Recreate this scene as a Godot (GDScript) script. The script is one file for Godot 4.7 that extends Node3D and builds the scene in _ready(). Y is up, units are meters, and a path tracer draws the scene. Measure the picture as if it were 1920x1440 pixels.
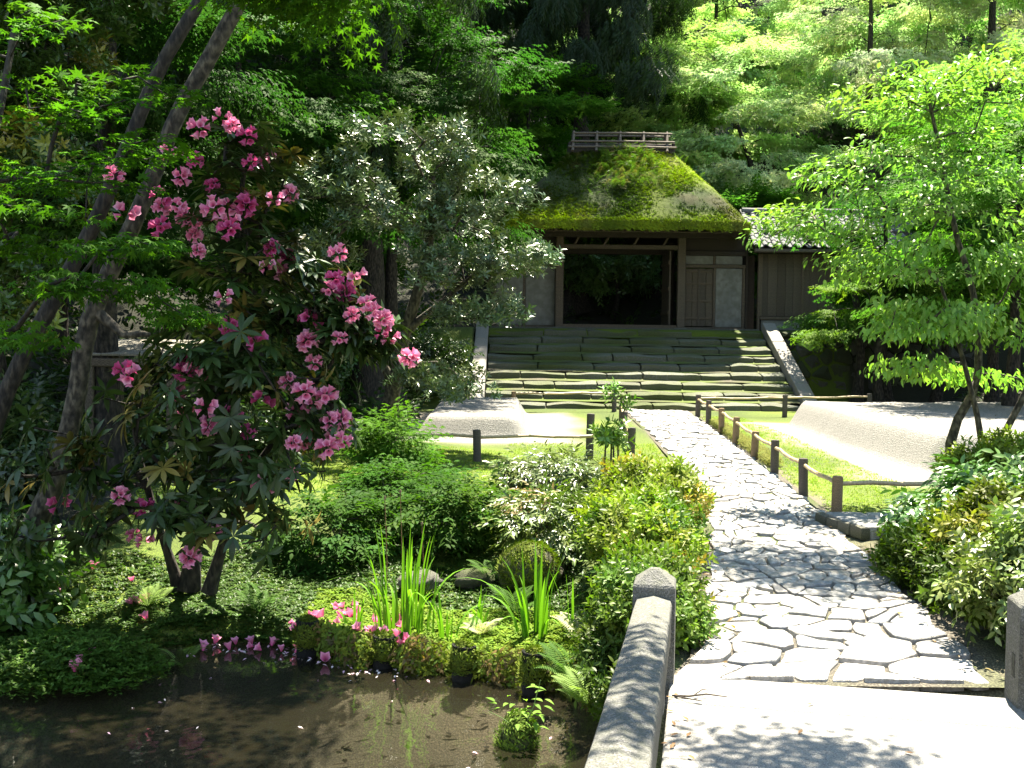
extends Node3D
# A temple garden in May: flagstone path over a small stone bridge, mossy steps, a thatched gate, pond, rhododendron and woodland.

const UP := Vector3.UP
var R := RandomNumberGenerator.new()
var N1 := FastNoiseLite.new()      # slow noise for shapes
var N2 := FastNoiseLite.new()      # quick noise for roughness of stones
var taken := {}
var M := {}
var LEAF := {}

# ---------------------------------------------------------------- mesh collector
class MB:
	var v := PackedVector3Array()
	var c := PackedColorArray()
	var ix := PackedInt32Array()

	func vt(p: Vector3, col := Color.WHITE) -> int:
		v.append(p)
		c.append(col)
		return v.size() - 1

	func tri(a: int, b: int, d: int) -> void:      # counter-clockwise seen from outside
		ix.append(a)
		ix.append(d)
		ix.append(b)

	func quad(a: int, b: int, d: int, e: int) -> void:
		tri(a, b, d)
		tri(a, d, e)

	func fquad(p: Vector3, q: Vector3, r: Vector3, s: Vector3, col := Color.WHITE) -> void:
		quad(vt(p, col), vt(q, col), vt(r, col), vt(s, col))

	func ftri(p: Vector3, q: Vector3, r: Vector3, col := Color.WHITE) -> void:
		tri(vt(p, col), vt(q, col), vt(r, col))

	func tube(path: PackedVector3Array, rad: PackedFloat32Array, sides: int, col := Color.WHITE, rough := 0.0, caps := true) -> void:
		var n := path.size()
		var t0: Vector3 = (path[1] - path[0]).normalized()
		var u: Vector3 = t0.cross(Vector3(0.31, 0.2, 0.93)).normalized()
		var first := v.size()
		for k in n:
			var t: Vector3 = (path[mini(k + 1, n - 1)] - path[maxi(k - 1, 0)]).normalized()
			u = (u - t * u.dot(t)).normalized()
			var w: Vector3 = t.cross(u)
			for j in sides:
				var a := TAU * j / sides
				var rr: float = rad[k] * (1.0 + rough * sin(j * 2.4 + k * 1.7) * cos(j * 5.1 - k * 0.9))
				v.append(path[k] + (u * cos(a) + w * sin(a)) * rr)
				c.append(col)
		for k in n - 1:
			var a0 := first + k * sides
			for j in sides:
				var j2 := (j + 1) % sides
				quad(a0 + j, a0 + j2, a0 + sides + j2, a0 + sides + j)
		if caps:
			for e in 2:
				var r0 := first + (n - 1) * sides * e
				var mid := vt(path[(n - 1) * e], col)
				for j in sides:
					var p := vt(v[r0 + j], col)
					var q := vt(v[r0 + (j + 1) % sides], col)
					if e == 1:
						tri(mid, p, q)
					else:
						tri(mid, q, p)

	# a convex face turned outwards from a middle point
	func out(pts: Array, mid: Vector3, col: Color) -> void:
		var cen := Vector3.ZERO
		for p in pts: cen += p / pts.size()
		if (pts[1] - pts[0]).cross(pts[2] - pts[0]).dot(cen - mid) < 0.0:
			pts.reverse()
		if pts.size() == 3:
			ftri(pts[0], pts[1], pts[2], col)
		else:
			fquad(pts[0], pts[1], pts[2], pts[3], col)

	func box(xf: Transform3D, size: Vector3, bev := 0.01, col := Color.WHITE) -> void:
		var h := size / 2.0
		bev = minf(bev, minf(h.x, minf(h.y, h.z)) * 0.6)
		var P := []                                 # corner sign index * 3 + axis
		for k in 8:
			var sg := Vector3(1 if k & 1 else -1, 1 if k & 2 else -1, 1 if k & 4 else -1)
			for ax in 3:
				var e := h - Vector3(bev, bev, bev)
				e[ax] = h[ax]
				P.append(xf * (sg * e))
		for ax in 3:
			var a := 1 << ax
			var b := 1 << ((ax + 1) % 3)
			var d := 1 << ((ax + 2) % 3)
			for s in 2:
				var k := a * s
				out([P[k * 3 + ax], P[(k + b) * 3 + ax], P[(k + b + d) * 3 + ax], P[(k + d) * 3 + ax]], xf.origin, col)
			for s in 2:
				for q in 2:
					var k := b * s + d * q
					var u := (ax + 1) % 3
					var w := (ax + 2) % 3
					out([P[k * 3 + u], P[(k + a) * 3 + u], P[(k + a) * 3 + w], P[k * 3 + w]], xf.origin, col)
		for k in 8:
			out([P[k * 3], P[k * 3 + 1], P[k * 3 + 2]], xf.origin, col)

	# a leaf: stem at the origin, blade along +x, width along z, upper face +y
	func leaf(xf: Transform3D, L: float, W: float, fold := 0.25, droop := 0.15, segs := 3, col := Color.WHITE, tip := 0.85) -> void:
		var mid: Array[int] = []
		var lf: Array[int] = []
		var rt: Array[int] = []
		for k in segs + 1:
			var t := float(k) / segs
			var w := W * 0.5 * sin(PI * pow(t, tip)) if k > 0 and k < segs else 0.0
			var y := -droop * L * t * t
			mid.append(vt(xf * Vector3(t * L, y, 0), col))
			if w > 0.0:
				lf.append(vt(xf * Vector3(t * L, y + fold * w, w), col))
				rt.append(vt(xf * Vector3(t * L, y + fold * w, -w), col))
			else:
				lf.append(mid[k])
				rt.append(mid[k])
		for k in segs:
			if k == 0:
				tri(mid[0], lf[1], mid[1])
				tri(mid[0], mid[1], rt[1])
			elif k == segs - 1:
				tri(mid[k], lf[k], mid[segs])
				tri(mid[k], mid[segs], rt[k])
			else:
				quad(mid[k], lf[k], lf[k + 1], mid[k + 1])
				quad(mid[k], mid[k + 1], rt[k + 1], rt[k])

	# a maple leaf: stem at the origin, middle lobe along +x
	func star(xf: Transform3D, size: float, lobes := 7, col := Color.WHITE, droop := 0.2) -> void:
		var cx := vt(xf * Vector3(size * 0.12, 0, 0), col)
		var half := (lobes - 1) / 2.0
		var ring: Array[int] = []
		for k in lobes:
			var a := deg_to_rad((k - half) / half * 128.0)
			var f := 1.0 - 0.5 * pow(absf(k - half) / half, 1.6)
			ring.append(vt(xf * Vector3(size * (0.12 + 0.88 * f * cos(a)), -droop * size * f * f, size * 0.88 * f * sin(a)), col))
			if k < lobes - 1:
				var a2 := deg_to_rad((k + 0.5 - half) / half * 128.0)
				ring.append(vt(xf * Vector3(size * (0.12 + 0.3 * cos(a2)), 0.02 * size, size * 0.3 * sin(a2)), col))
		for k in ring.size() - 1:
			tri(cx, ring[k + 1], ring[k])

	func done() -> ArrayMesh:
		var nn := PackedVector3Array()
		nn.resize(v.size())
		for k in range(0, ix.size(), 3):
			var a := ix[k]
			var b := ix[k + 2]
			var d := ix[k + 1]
			var f: Vector3 = (v[b] - v[a]).cross(v[d] - v[a])
			nn[a] += f
			nn[b] += f
			nn[d] += f
		for k in nn.size():
			nn[k] = nn[k].normalized() if nn[k].length_squared() > 1e-20 else Vector3.UP
		var arr := []
		arr.resize(Mesh.ARRAY_MAX)
		arr[Mesh.ARRAY_VERTEX] = v
		arr[Mesh.ARRAY_NORMAL] = nn
		arr[Mesh.ARRAY_COLOR] = c
		arr[Mesh.ARRAY_INDEX] = ix
		var m := ArrayMesh.new()
		m.add_surface_from_arrays(Mesh.PRIMITIVE_TRIANGLES, arr)
		return m

# ---------------------------------------------------------------- nodes
func nm(called: String, parent: Node) -> String:
	var k := str(parent.get_instance_id()) + called
	var n: int = taken.get(k, -1) + 1
	taken[k] = n
	return called if n == 0 else "%s_%03d" % [called, n]

func tag(o: Node, label := "", category := "", group := "", kind := "") -> Node:
	if label: o.set_meta("label", label)
	if category: o.set_meta("category", category)
	if group: o.set_meta("group", group)
	if kind: o.set_meta("kind", kind)
	return o

func thing(called: String, label: String, category: String, at: Vector3, group := "") -> Node3D:
	var o := Node3D.new()
	o.name = nm(called, self)
	add_child(o, true)
	o.position = at
	tag(o, label, category, group)
	return o

# a mesh under a thing, given in world axes; the part's place makes up for the thing's
func part(called: String, mesh: Mesh, m: Material, parent: Node3D, xf := Transform3D(), own := false) -> MeshInstance3D:
	var o := MeshInstance3D.new()
	o.name = nm(called, parent)
	o.mesh = mesh

	if m:
		for k in mesh.get_surface_count():
			o.set_surface_override_material(k, m)
	parent.add_child(o, true)
	if parent != self and not own and parent.get_parent():
		xf.origin -= parent.position
	o.transform = xf
	return o

func many(called: String, mesh: Mesh, m: Material, parent: Node3D, xfs: Array[Transform3D], cols: PackedColorArray, kind := "stuff") -> MultiMeshInstance3D:
	var mm := MultiMesh.new()
	mm.transform_format = MultiMesh.TRANSFORM_3D
	mm.use_colors = true
	mm.mesh = mesh
	mm.instance_count = xfs.size()
	for k in xfs.size():
		mm.set_instance_transform(k, xfs[k])
		mm.set_instance_color(k, cols[k])
	var o := MultiMeshInstance3D.new()
	o.name = nm(called, parent)
	o.multimesh = mm
	o.material_override = m
	parent.add_child(o, true)
	if parent != self:
		o.position = -parent.position
	if kind: o.set_meta("kind", kind)
	return o

func rnd(a: float, b: float) -> float:
	return R.randf_range(a, b)

func ball() -> Vector3:
	for k in 20:
		var p := Vector3(rnd(-1, 1), rnd(-1, 1), rnd(-1, 1))
		if p.length_squared() < 1.0:
			return p
	return Vector3.ZERO

func frame(dir: Vector3, normal: Vector3) -> Basis:
	var x := dir.normalized()
	var y := (normal - x * normal.dot(x))
	if y.length_squared() < 1e-6:
		y = Vector3(0.1, 1, 0.2) - x * x.dot(Vector3(0.1, 1, 0.2))
	y = y.normalized()
	return Basis(x, y, x.cross(y))

func vary(c: Color, amount: float, warm := 0.0) -> Color:
	var f := 1.0 + rnd(-amount, amount)
	var w := rnd(-warm, warm)
	return Color(c.r * f * (1.0 + w), c.g * f, c.b * f * (1.0 - w))

# ---------------------------------------------------------------- materials
func tex(kind: int, freq: float, lo: Color, hi: Color, oct := 4, size := 512, mid := 0.5) -> NoiseTexture2D:
	var f := FastNoiseLite.new()
	f.noise_type = kind
	f.seed = 11 + int(freq * 1000)
	f.frequency = freq
	f.fractal_octaves = oct
	var g := Gradient.new()
	g.offsets = PackedFloat32Array([mid - 0.28, mid + 0.28])
	g.colors = PackedColorArray([lo, hi])
	var t := NoiseTexture2D.new()
	t.width = size
	t.height = size
	t.seamless = true
	t.noise = f
	t.color_ramp = g
	return t

func g(v: float) -> Color:
	return Color(v, v, v)

func mat(col: Color, rough: float, t: Texture2D = null, scale := Vector3.ONE, bump := 0.0, bt: Texture2D = null, spec := 0.5) -> StandardMaterial3D:
	var m := StandardMaterial3D.new()
	m.albedo_color = col.linear_to_srgb()
	m.vertex_color_use_as_albedo = true
	m.roughness = rough
	m.metallic_specular = spec
	if t:
		m.albedo_texture = t
	if t or bt:
		m.uv1_triplanar = true
		m.uv1_world_triplanar = true
		m.uv1_scale = scale
	if bump > 0.0:
		m.heightmap_enabled = true
		m.heightmap_texture = bt if bt else t
		m.heightmap_scale = bump
	return m

func leafmat(rough: float, spec: float, back: Color) -> StandardMaterial3D:
	var m := StandardMaterial3D.new()
	m.vertex_color_use_as_albedo = true
	m.roughness = rough
	m.metallic_specular = spec
	if back.a > 0.0:
		m.backlight_enabled = true
		m.backlight = back
	m.cull_mode = BaseMaterial3D.CULL_DISABLED
	return m

func materials() -> void:
	var speck := tex(FastNoiseLite.TYPE_VALUE, 0.3, g(0.45), g(1.0), 3)
	var cloud := tex(FastNoiseLite.TYPE_SIMPLEX_SMOOTH, 0.02, g(0.78), g(1.0), 5)
	var patch := tex(FastNoiseLite.TYPE_SIMPLEX_SMOOTH, 0.012, g(0.86), g(1.0), 5)
	var blot := tex(FastNoiseLite.TYPE_SIMPLEX, 0.03, g(0.3), g(1.0), 5, 512, 0.5)
	var fine := tex(FastNoiseLite.TYPE_SIMPLEX, 0.12, g(0.45), g(1.0), 4)
	var cell := tex(FastNoiseLite.TYPE_CELLULAR, 0.09, g(0.5), g(1.0), 3)
	var grain := tex(FastNoiseLite.TYPE_SIMPLEX, 0.05, g(0.45), g(1.0), 5)
	M.granite = mat(Color(0.4, 0.39, 0.37), 0.85, speck, Vector3(1.7, 1.7, 1.7), 0.3, speck)
	M.granite_old = mat(Color(0.24, 0.235, 0.22), 0.92, speck, Vector3(1.3, 1.3, 1.3), 0.9, speck)
	M.flag = mat(Color.WHITE, 0.75, cloud, Vector3(1.7, 1.7, 1.7), 0.9, fine)
	M.step = mat(Color.WHITE, 0.9, cell, Vector3(1.1, 1.1, 1.1), 1.6, fine)
	M.rock = mat(Color.WHITE, 0.92, fine, Vector3(1.6, 1.6, 1.6), 1.5, fine)
	M.soil = mat(Color.WHITE, 0.97, cell, Vector3(1.3, 1.3, 1.3), 1.2, cell)
	M.ground = mat(Color.WHITE, 0.97, fine, Vector3(0.9, 0.9, 0.9), 1.5, cell)
	M.gravel = mat(Color(0.3, 0.28, 0.24), 0.95, cell, Vector3(4, 4, 4), 0.8, cell)
	M.sand = mat(Color(0.41, 0.395, 0.365), 0.97, cell, Vector3(1.6, 1.6, 1.6), 2.6, cell)
	M.thatch = mat(Color.WHITE, 0.97, fine, Vector3(1.6, 1.0, 1.6), 3.0, cell)
	M.straw = mat(Color(0.07, 0.055, 0.04), 0.95, grain, Vector3(4, 4, 4), 0.8, grain)
	M.wood = mat(Color(0.19, 0.15, 0.105), 0.8, grain, Vector3(7, 0.7, 7), 0.5, grain)
	M.wood_dark = mat(Color(0.08, 0.062, 0.045), 0.8, grain, Vector3(7, 0.7, 7), 0.5, grain)
	M.wood_grey = mat(Color(0.22, 0.17, 0.115), 0.85, grain, Vector3(6, 0.6, 6), 0.5, grain)
	M.stake = mat(Color(0.15, 0.13, 0.11), 0.85, grain, Vector3(14, 1.5, 14), 0.5, grain)
	M.stake_tan = mat(Color(0.42, 0.29, 0.16), 0.85, grain, Vector3(14, 1.5, 14), 0.5, grain)
	M.bamboo = mat(Color(0.45, 0.35, 0.2), 0.5, cloud, Vector3(3, 3, 3))
	M.wood_pale = mat(Color(0.42, 0.4, 0.33), 0.85, grain, Vector3(5, 5, 0.7), 0.3, grain)
	M.plaster = mat(Color(0.22, 0.22, 0.2), 0.9, patch, Vector3(0.35, 0.35, 0.35))
	M.tile = mat(Color(0.12, 0.125, 0.13), 0.8, cloud, Vector3(2, 2, 2), 0.2, fine)
	M.bark = mat(Color(0.06, 0.05, 0.036), 0.92, blot, Vector3(1.2, 0.4, 1.2), 1.4, blot)
	M.bark_pale = mat(Color(0.14, 0.12, 0.085), 0.92, blot, Vector3(0.9, 0.45, 0.9), 1.2, blot)
	M.bark_dark = mat(Color(0.045, 0.038, 0.03), 0.92, fine, Vector3(4, 1.4, 4), 1.6, fine)
	M.moss = mat(Color.WHITE, 1.0, cell, Vector3(5, 5, 5), 2.0, cell)
	M.twig = mat(Color(0.05, 0.04, 0.03), 0.9)
	M.leaf_thin = leafmat(0.6, 0.2, Color(0.95, 1.0, 0.55))
	M.leaf_dog = leafmat(0.4, 0.45, Color(0.9, 1.0, 0.65))
	M.leaf_far = leafmat(0.6, 0.2, Color(0.86, 1.0, 0.8))
	M.leaf_soft = leafmat(0.45, 0.35, Color(0.8, 0.9, 0.45))
	M.leaf_gloss = leafmat(0.3, 0.5, Color(0.35, 0.4, 0.15))
	M.leaf_mid = leafmat(0.36, 0.55, Color(0.6, 0.7, 0.3))
	M.petal = leafmat(0.5, 0.4, Color(0.8, 0.62, 0.7))
	M.mossleaf = leafmat(0.8, 0.3, Color(0.6, 0.7, 0.2))
	# lichen, damp and dust that lie over stone and plaster in patches
	var patches := tex(FastNoiseLite.TYPE_SIMPLEX_SMOOTH, 0.013, g(0.0), g(0.85), 5, 1024, 0.55)
	for q in [["granite_old", Color(0.09, 0.095, 0.07)], ["flag", Color(0.2, 0.19, 0.165)], ["granite", Color(0.24, 0.23, 0.2)], ["plaster", Color(0.13, 0.125, 0.1)], ["step", Color(0.08, 0.1, 0.03)], ["tile", Color(0.1, 0.1, 0.09)], ["sand", Color(0.34, 0.33, 0.3)]]:
		var im := Image.create(4, 4, false, Image.FORMAT_RGB8)
		im.fill(q[1].linear_to_srgb())
		M[q[0]].detail_enabled = true
		M[q[0]].detail_albedo = ImageTexture.create_from_image(im)
		M[q[0]].detail_mask = patches
		M[q[0]].detail_blend_mode = BaseMaterial3D.BLEND_MODE_MIX
	M.water = StandardMaterial3D.new()
	M.water.albedo_color = Color(0.15, 0.14, 0.1, 0.4)
	M.water.transparency = BaseMaterial3D.TRANSPARENCY_ALPHA
	M.water.roughness = 0.04
	var rip := tex(FastNoiseLite.TYPE_SIMPLEX_SMOOTH, 0.02, g(0), g(1), 3)
	M.water.uv1_triplanar = true
	M.water.uv1_world_triplanar = true
	M.water.uv1_scale = Vector3(0.45, 0.45, 0.45)
	M.water.heightmap_enabled = true
	M.water.heightmap_texture = rip
	M.water.heightmap_scale = 0.07
	M.deadleaf = leafmat(0.8, 0.3, Color(0.3, 0.25, 0.2))
	M.deadleaf.albedo_color = Color(0.2, 0.12, 0.06).linear_to_srgb()
	M.petal_light = leafmat(0.5, 0.4, Color(0.9, 0.75, 0.8))
	M.petal_light.albedo_color = Color(1.0, 1.0, 1.0)
	M.petal_deep = M.petal.duplicate()
	M.petal_deep.albedo_color = Color(0.86, 0.6, 0.78)
	M.petal_pale = M.petal.duplicate()
	M.petal_pale.albedo_color = Color(1.0, 1.0, 1.0)
	M.petal_flat = leafmat(0.6, 0.3, Color(0.6, 0.5, 0.5))
	M.stem = mat(Color(0.1, 0.16, 0.04), 0.7)
	M.fern_a = M.leaf_thin.duplicate()
	M.fern_a.albedo_color = Color(0.2, 0.3, 0.08).linear_to_srgb()
	M.fern_pale = M.leaf_thin.duplicate()
	M.fern_pale.albedo_color = Color(0.5, 0.5, 0.32).linear_to_srgb()
	M.leaf_rhodo = leafmat(0.36, 0.42, Color(0.35, 0.38, 0.12))
	M.fern_b = M.leaf_thin.duplicate()
	M.fern_b.albedo_color = Color(0.07, 0.15, 0.025).linear_to_srgb()
	for k in ["wood", "wood_grey", "wood_dark"]:
		M[k + "_x"] = M[k].duplicate()
		M[k + "_x"].uv1_scale = Vector3(0.7, 7, 7)

func _ready() -> void:
	R.seed = 20260
	N1.seed = 3
	N1.frequency = 0.02
	N1.fractal_octaves = 3
	N2.seed = 9
	N2.frequency = 0.03
	N2.fractal_octaves = 2
	# camera: standing on the bridge, looking slightly down
	var cam := Camera3D.new()
	cam.name = "camera"
	cam.fov = 41.5
	cam.position = Vector3(0, 2.0, 0)
	cam.rotation = Vector3(deg_to_rad(-2.56), 0, deg_to_rad(0.65))
	cam.near = 0.05
	cam.far = 900.0
	cam.current = true
	add_child(cam)
	# sky, exposure
	var env := Environment.new()
	env.background_mode = Environment.BG_SKY
	var sm := ProceduralSkyMaterial.new()
	sm.sky_top_color = Color(0.5, 0.6, 0.72)
	sm.sky_horizon_color = Color(0.86, 0.87, 0.86)
	sm.ground_horizon_color = Color(0.5, 0.52, 0.5)
	sm.ground_bottom_color = Color(0.25, 0.25, 0.22)
	sm.sun_angle_max = 8.0
	sm.energy_multiplier = 0.55
	env.sky = Sky.new()
	env.sky.sky_material = sm
	env.tonemap_mode = Environment.TONE_MAPPER_LINEAR
	env.tonemap_exposure = 5.8
	env.sdfgi_enabled = true
	env.ssao_enabled = true
	env.ssil_enabled = true
	var we := WorldEnvironment.new()
	we.name = "environment"
	we.environment = env
	add_child(we)
	# high midday sun from beyond the gate
	var sun := DirectionalLight3D.new()
	sun.name = "sun"
	sun.light_energy = 1.6
	sun.light_color = Color(1.0, 0.96, 0.88)
	sun.light_angular_distance = 0.5
	sun.shadow_enabled = true
	sun.rotation = Vector3(deg_to_rad(-69), deg_to_rad(180 - 20), 0)
	add_child(sun)

	materials()
	leaves()
	land()
	path()
	bridge()
	stairs()
	retaining_walls()
	mounds()
	gate()
	side_building()
	wood()
	near_trees()
	rhododendron()
	shrubs()
	fences()
	platforms()
	pond_edge()
	carpets()

# ---------------------------------------------------------------- the lie of the land
func lut(t: Array, d: float) -> float:
	if d <= t[0]: return t[1]
	for k in range(2, t.size(), 2):
		if d <= t[k]:
			return lerpf(t[k - 1], t[k + 1], (d - t[k - 2]) / (t[k] - t[k - 2]))
	return t[t.size() - 1]

const PATH_Y := [5.9, 0.0, 8.0, 0.05, 10.6, 0.12, 15.0, 0.2, 19.0, 0.27, 23.8, 0.35]
const PATH_L := [5.9, 0.98, 6.3, 1.2, 8.0, 1.58, 10.4, 2.08, 14.7, 2.45, 19.0, 2.6, 23.8, 2.68]
const PATH_R := [5.9, 2.86, 7.2, 3.02, 9.6, 3.26, 11.1, 3.42, 16.0, 3.74, 23.8, 4.1]
const SHORE := [-14.0, 7.2, -9.0, 7.0, -4.2, 7.05, -3.6, 7.1, -3.1, 7.2, -2.8, 8.15, -2.4, 8.4, -1.7, 8.2, -1.0, 7.85, -0.34, 7.62, 0.3, 7.35, 0.5, 7.25, 0.62, 6.6, 0.75, 5.9]
const WATER := -0.55
const TERRACE := 2.3

func shore_at(x: float) -> float: return lut(SHORE, x) + 0.13 * N1.get_noise_1d(x * 55.0 + 20.0)

func ground(x: float, z: float) -> float:
	var d := -z
	var n := N1.get_noise_2d(x * 6.0, z * 6.0)
	var n2 := N1.get_noise_2d(x * 30.0, z * 30.0)
	var py := lut(PATH_Y, d)
	var y := py
	var inside := smoothstep(-0.25, 0.05, x - lut(PATH_L, d)) * smoothstep(-0.25, 0.05, lut(PATH_R, d) - x)
	if d < 24.5:
		y += 0.05 * n + 0.012 * n2 - 0.05 * inside
		if x < lut(PATH_L, d) - 0.3 and d < 13.0:
			var shore := shore_at(x)
			var s := d - shore + 0.06 * n2
			if x > 0.62 and d < 6.6:
				s = maxf(s, (x - 0.7) * 1.0)
			var land := lerpf(-0.41 + 0.07 * N1.get_noise_1d(x * 70.0), y, smoothstep(0.3, 4.6, s)) + 0.05 * n2
			if x > 0.3: land = lerpf(land, y, smoothstep(0.5, 1.3, x + (d - 7.5) * 0.1))
			var bed := WATER - 0.1 - 0.5 * smoothstep(0.0, 1.8, -s)
			y = lerpf(bed, land, smoothstep(-0.1, 0.08, s))
		if d < 5.85 and x >= lut(PATH_L, 5.9) - 0.3:
			y = lerpf(-0.9, y, smoothstep(5.5, 5.84, d))
		if d < 1.0:
			y = lerpf(y, 0.1, smoothstep(1.0, -3.0, d))
	var up := TERRACE
	if d > 33.0:
		up += 0.56 * (minf(d, 90.0) - 33.0) + 0.8 * n
		up -= 0.45 * smoothstep(33.0, 37.0, d) * smoothstep(5.0, 2.0, absf(x - 3.0))
	if x < -1.0 or x > 7.2:
		var f := smoothstep(24.6, 27.6, d) if x < -1.0 else smoothstep(27.3, 27.8, d)
		y = lerpf(y, up, f)
	else:
		y = lerpf(y, up, smoothstep(27.6, 28.2, d))
	if x < -6.5: y += (minf(-x, 60.0) - 6.5) * 0.42 * smoothstep(6.0, 11.0, d)
	if x > 11.5: y += (minf(x, 60.0) - 11.5) * 0.42 * smoothstep(8.0, 16.0, d)
	return y

func lines(stops: Array) -> PackedFloat32Array:       # [from, step, to, step, to ...]
	var o := PackedFloat32Array([stops[0]])
	var p: float = stops[0]
	for k in range(1, stops.size(), 2):
		while p < stops[k + 1] - 1e-4:
			p += stops[k]
			o.append(p)
	return o

func land() -> void:
	var xs := lines([-300.0, 40.0, -60.0, 4.0, -20.0, 0.8, -5.2, 0.11, 1.8, 0.2, 10.0, 0.8, 20.0, 4.0, 60.0, 40.0, 300.0])
	var zs := lines([-300.0, 30.0, -90.0, 4.0, -50.0, 1.0, -29.0, 0.22, -10.0, 0.1, -5.5, 0.4, 4.0, 4.0, 40.0, 40.0, 300.0])
	var mb := MB.new()
	var moss := Color(0.18, 0.26, 0.015)
	var moss2 := Color(0.07, 0.11, 0.012)
	var dirt := Color(0.035, 0.036, 0.016)
	var sandy := Color(0.42, 0.38, 0.3)
	var mud := Color(0.22, 0.18, 0.105)
	for z in zs:
		for x in xs:
			var y := ground(x, z)
			var n := N1.get_noise_2d(x * 14.0, z * 14.0 + 77.0)
			var col := moss.lerp(moss2, clampf(0.5 + n, 0, 1))
			if -z > 28.5 or x < -4.5 or x > 9.0: col = dirt
			if y < WATER - 0.02: col = mud.lerp(dirt, clampf(0.3 + n * 1.6, 0, 0.7))
			if z > -8.0 and x < -1.5: col = col.lerp(dirt, 0.7)
			# raked sand round the two mounds
			var da := maxf(absf(x + 0.55) - 1.75, absf(z + 19.9) - 2.9)
			var db := maxf(5.0 - x, absf(z + 17.0) - 4.0)
			var s := smoothstep(0.35, -0.35, minf(da, db) + n * 0.5)
			if -z < 24.0: col = col.lerp(sandy, s)
			var edge := lut(PATH_R, -z)
			if -z < 10.0 and x > edge - 0.3: col = col.lerp(dirt, 0.8)
			if x > lut(PATH_L, -z) - 0.1 and x < edge + 0.22 and -z < 24.0: col = Color(0.2, 0.17, 0.12).lerp(moss2, clampf(0.2 + n, 0, 0.6))
			mb.vt(Vector3(x, y, z), col)
	var w := xs.size()
	for j in zs.size() - 1:
		for i in w - 1:
			var a := j * w + i
			mb.quad(a, a + w, a + w + 1, a + 1)
	tag(part("ground", mb.done(), M.ground, self), "mossy garden ground rising to a wooded hillside", "ground", "", "structure")
	# the pond
	var pw := MB.new()
	pw.fquad(Vector3(-16, WATER, 3), Vector3(6.0, WATER, 3), Vector3(6.0, WATER, -9.2), Vector3(-16, WATER, -9.2))
	tag(part("pond_water", pw.done(), M.water, self), "still murky brown pond water below the stone bridge", "pond", "", "structure")

# ---------------------------------------------------------------- stones cut from a plane: seeds, cells, shrunken and rounded
func cells(seeds: PackedVector2Array, lo: Vector2, hi: Vector2, reach: float, gap: float) -> Array:
	var out := []
	for i in seeds.size():
		var s := seeds[i]
		var poly := PackedVector2Array([lo, Vector2(hi.x, lo.y), hi, Vector2(lo.x, hi.y)])
		for j in seeds.size():
			if j == i or s.distance_to(seeds[j]) > reach: continue
			var nrm := (seeds[j] - s).normalized()
			var at := (seeds[j] + s) / 2.0
			var cut := PackedVector2Array()
			for k in poly.size():
				var p := poly[k]
				var q := poly[(k + 1) % poly.size()]
				var dp := (p - at).dot(nrm) + gap
				var dq := (q - at).dot(nrm) + gap
				if dp <= 0: cut.append(p)
				if dp * dq < 0: cut.append(p.lerp(q, dp / (dp - dq)))
			poly = cut
			if poly.size() < 3: break
		if poly.size() < 3: continue
		# knock the corners off once
		var soft := PackedVector2Array()
		for k in poly.size():
			var p := poly[k]
			var q := poly[(k + 1) % poly.size()]
			if p.distance_to(q) < gap * 0.7: continue
			soft.append(p.lerp(q, rnd(0.04, 0.12)))
			if p.distance_to(q) > 0.16: soft.append(p.lerp(q, rnd(0.4, 0.6)) + Vector2(rnd(-1, 1), rnd(-1, 1)) * 0.012)
			soft.append(p.lerp(q, rnd(0.88, 0.96)))
		if soft.size() >= 4: out.append(soft)
	return out

# a slab from an outline: put() maps (x, y of the outline, height) into the world
func slab(poly: PackedVector2Array, put: Callable, top: float, thick: float, bev: float, col: Color, tilt := Vector2.ZERO, lump := 0.006) -> ArrayMesh:
	var mb := MB.new()
	var cen := Vector2.ZERO
	for p in poly: cen += p / poly.size()
	var rings := []
	for r in 4:
		var ring: Array[int] = []
		for p in poly:
			var q := p
			var h := top - thick
			if r == 1: h = top - bev
			if r >= 2:
				q = p.move_toward(cen, bev * (0.9 if r == 2 else 3.2))
				h = top + lump * (0.4 if r == 2 else 1.0) * N2.get_noise_2d(p.x * 160.0, p.y * 160.0)
			h += tilt.dot(q - cen)
			ring.append(mb.vt((put as Callable).call(q.x, q.y, h), col))
		rings.append(ring)
	var n := poly.size()
	for r in 3:
		for k in n:
			var k2 := (k + 1) % n
			mb.quad(rings[r][k], rings[r][k2], rings[r + 1][k2], rings[r + 1][k])
	var mid := mb.vt((put as Callable).call(cen.x, cen.y, top + lump * rnd(0, 1.0)), col)
	for k in n:
		mb.tri(rings[3][k], rings[3][(k + 1) % n], mid)
	return mb.done()

func stone_tone() -> Color:
	var k := R.randf()
	var c := Color(0.46, 0.45, 0.435)
	if k < 0.2: c = Color(0.28, 0.29, 0.31)
	elif k < 0.45: c = Color(0.48, 0.455, 0.42)
	return vary(c, 0.24, 0.04)

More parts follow.
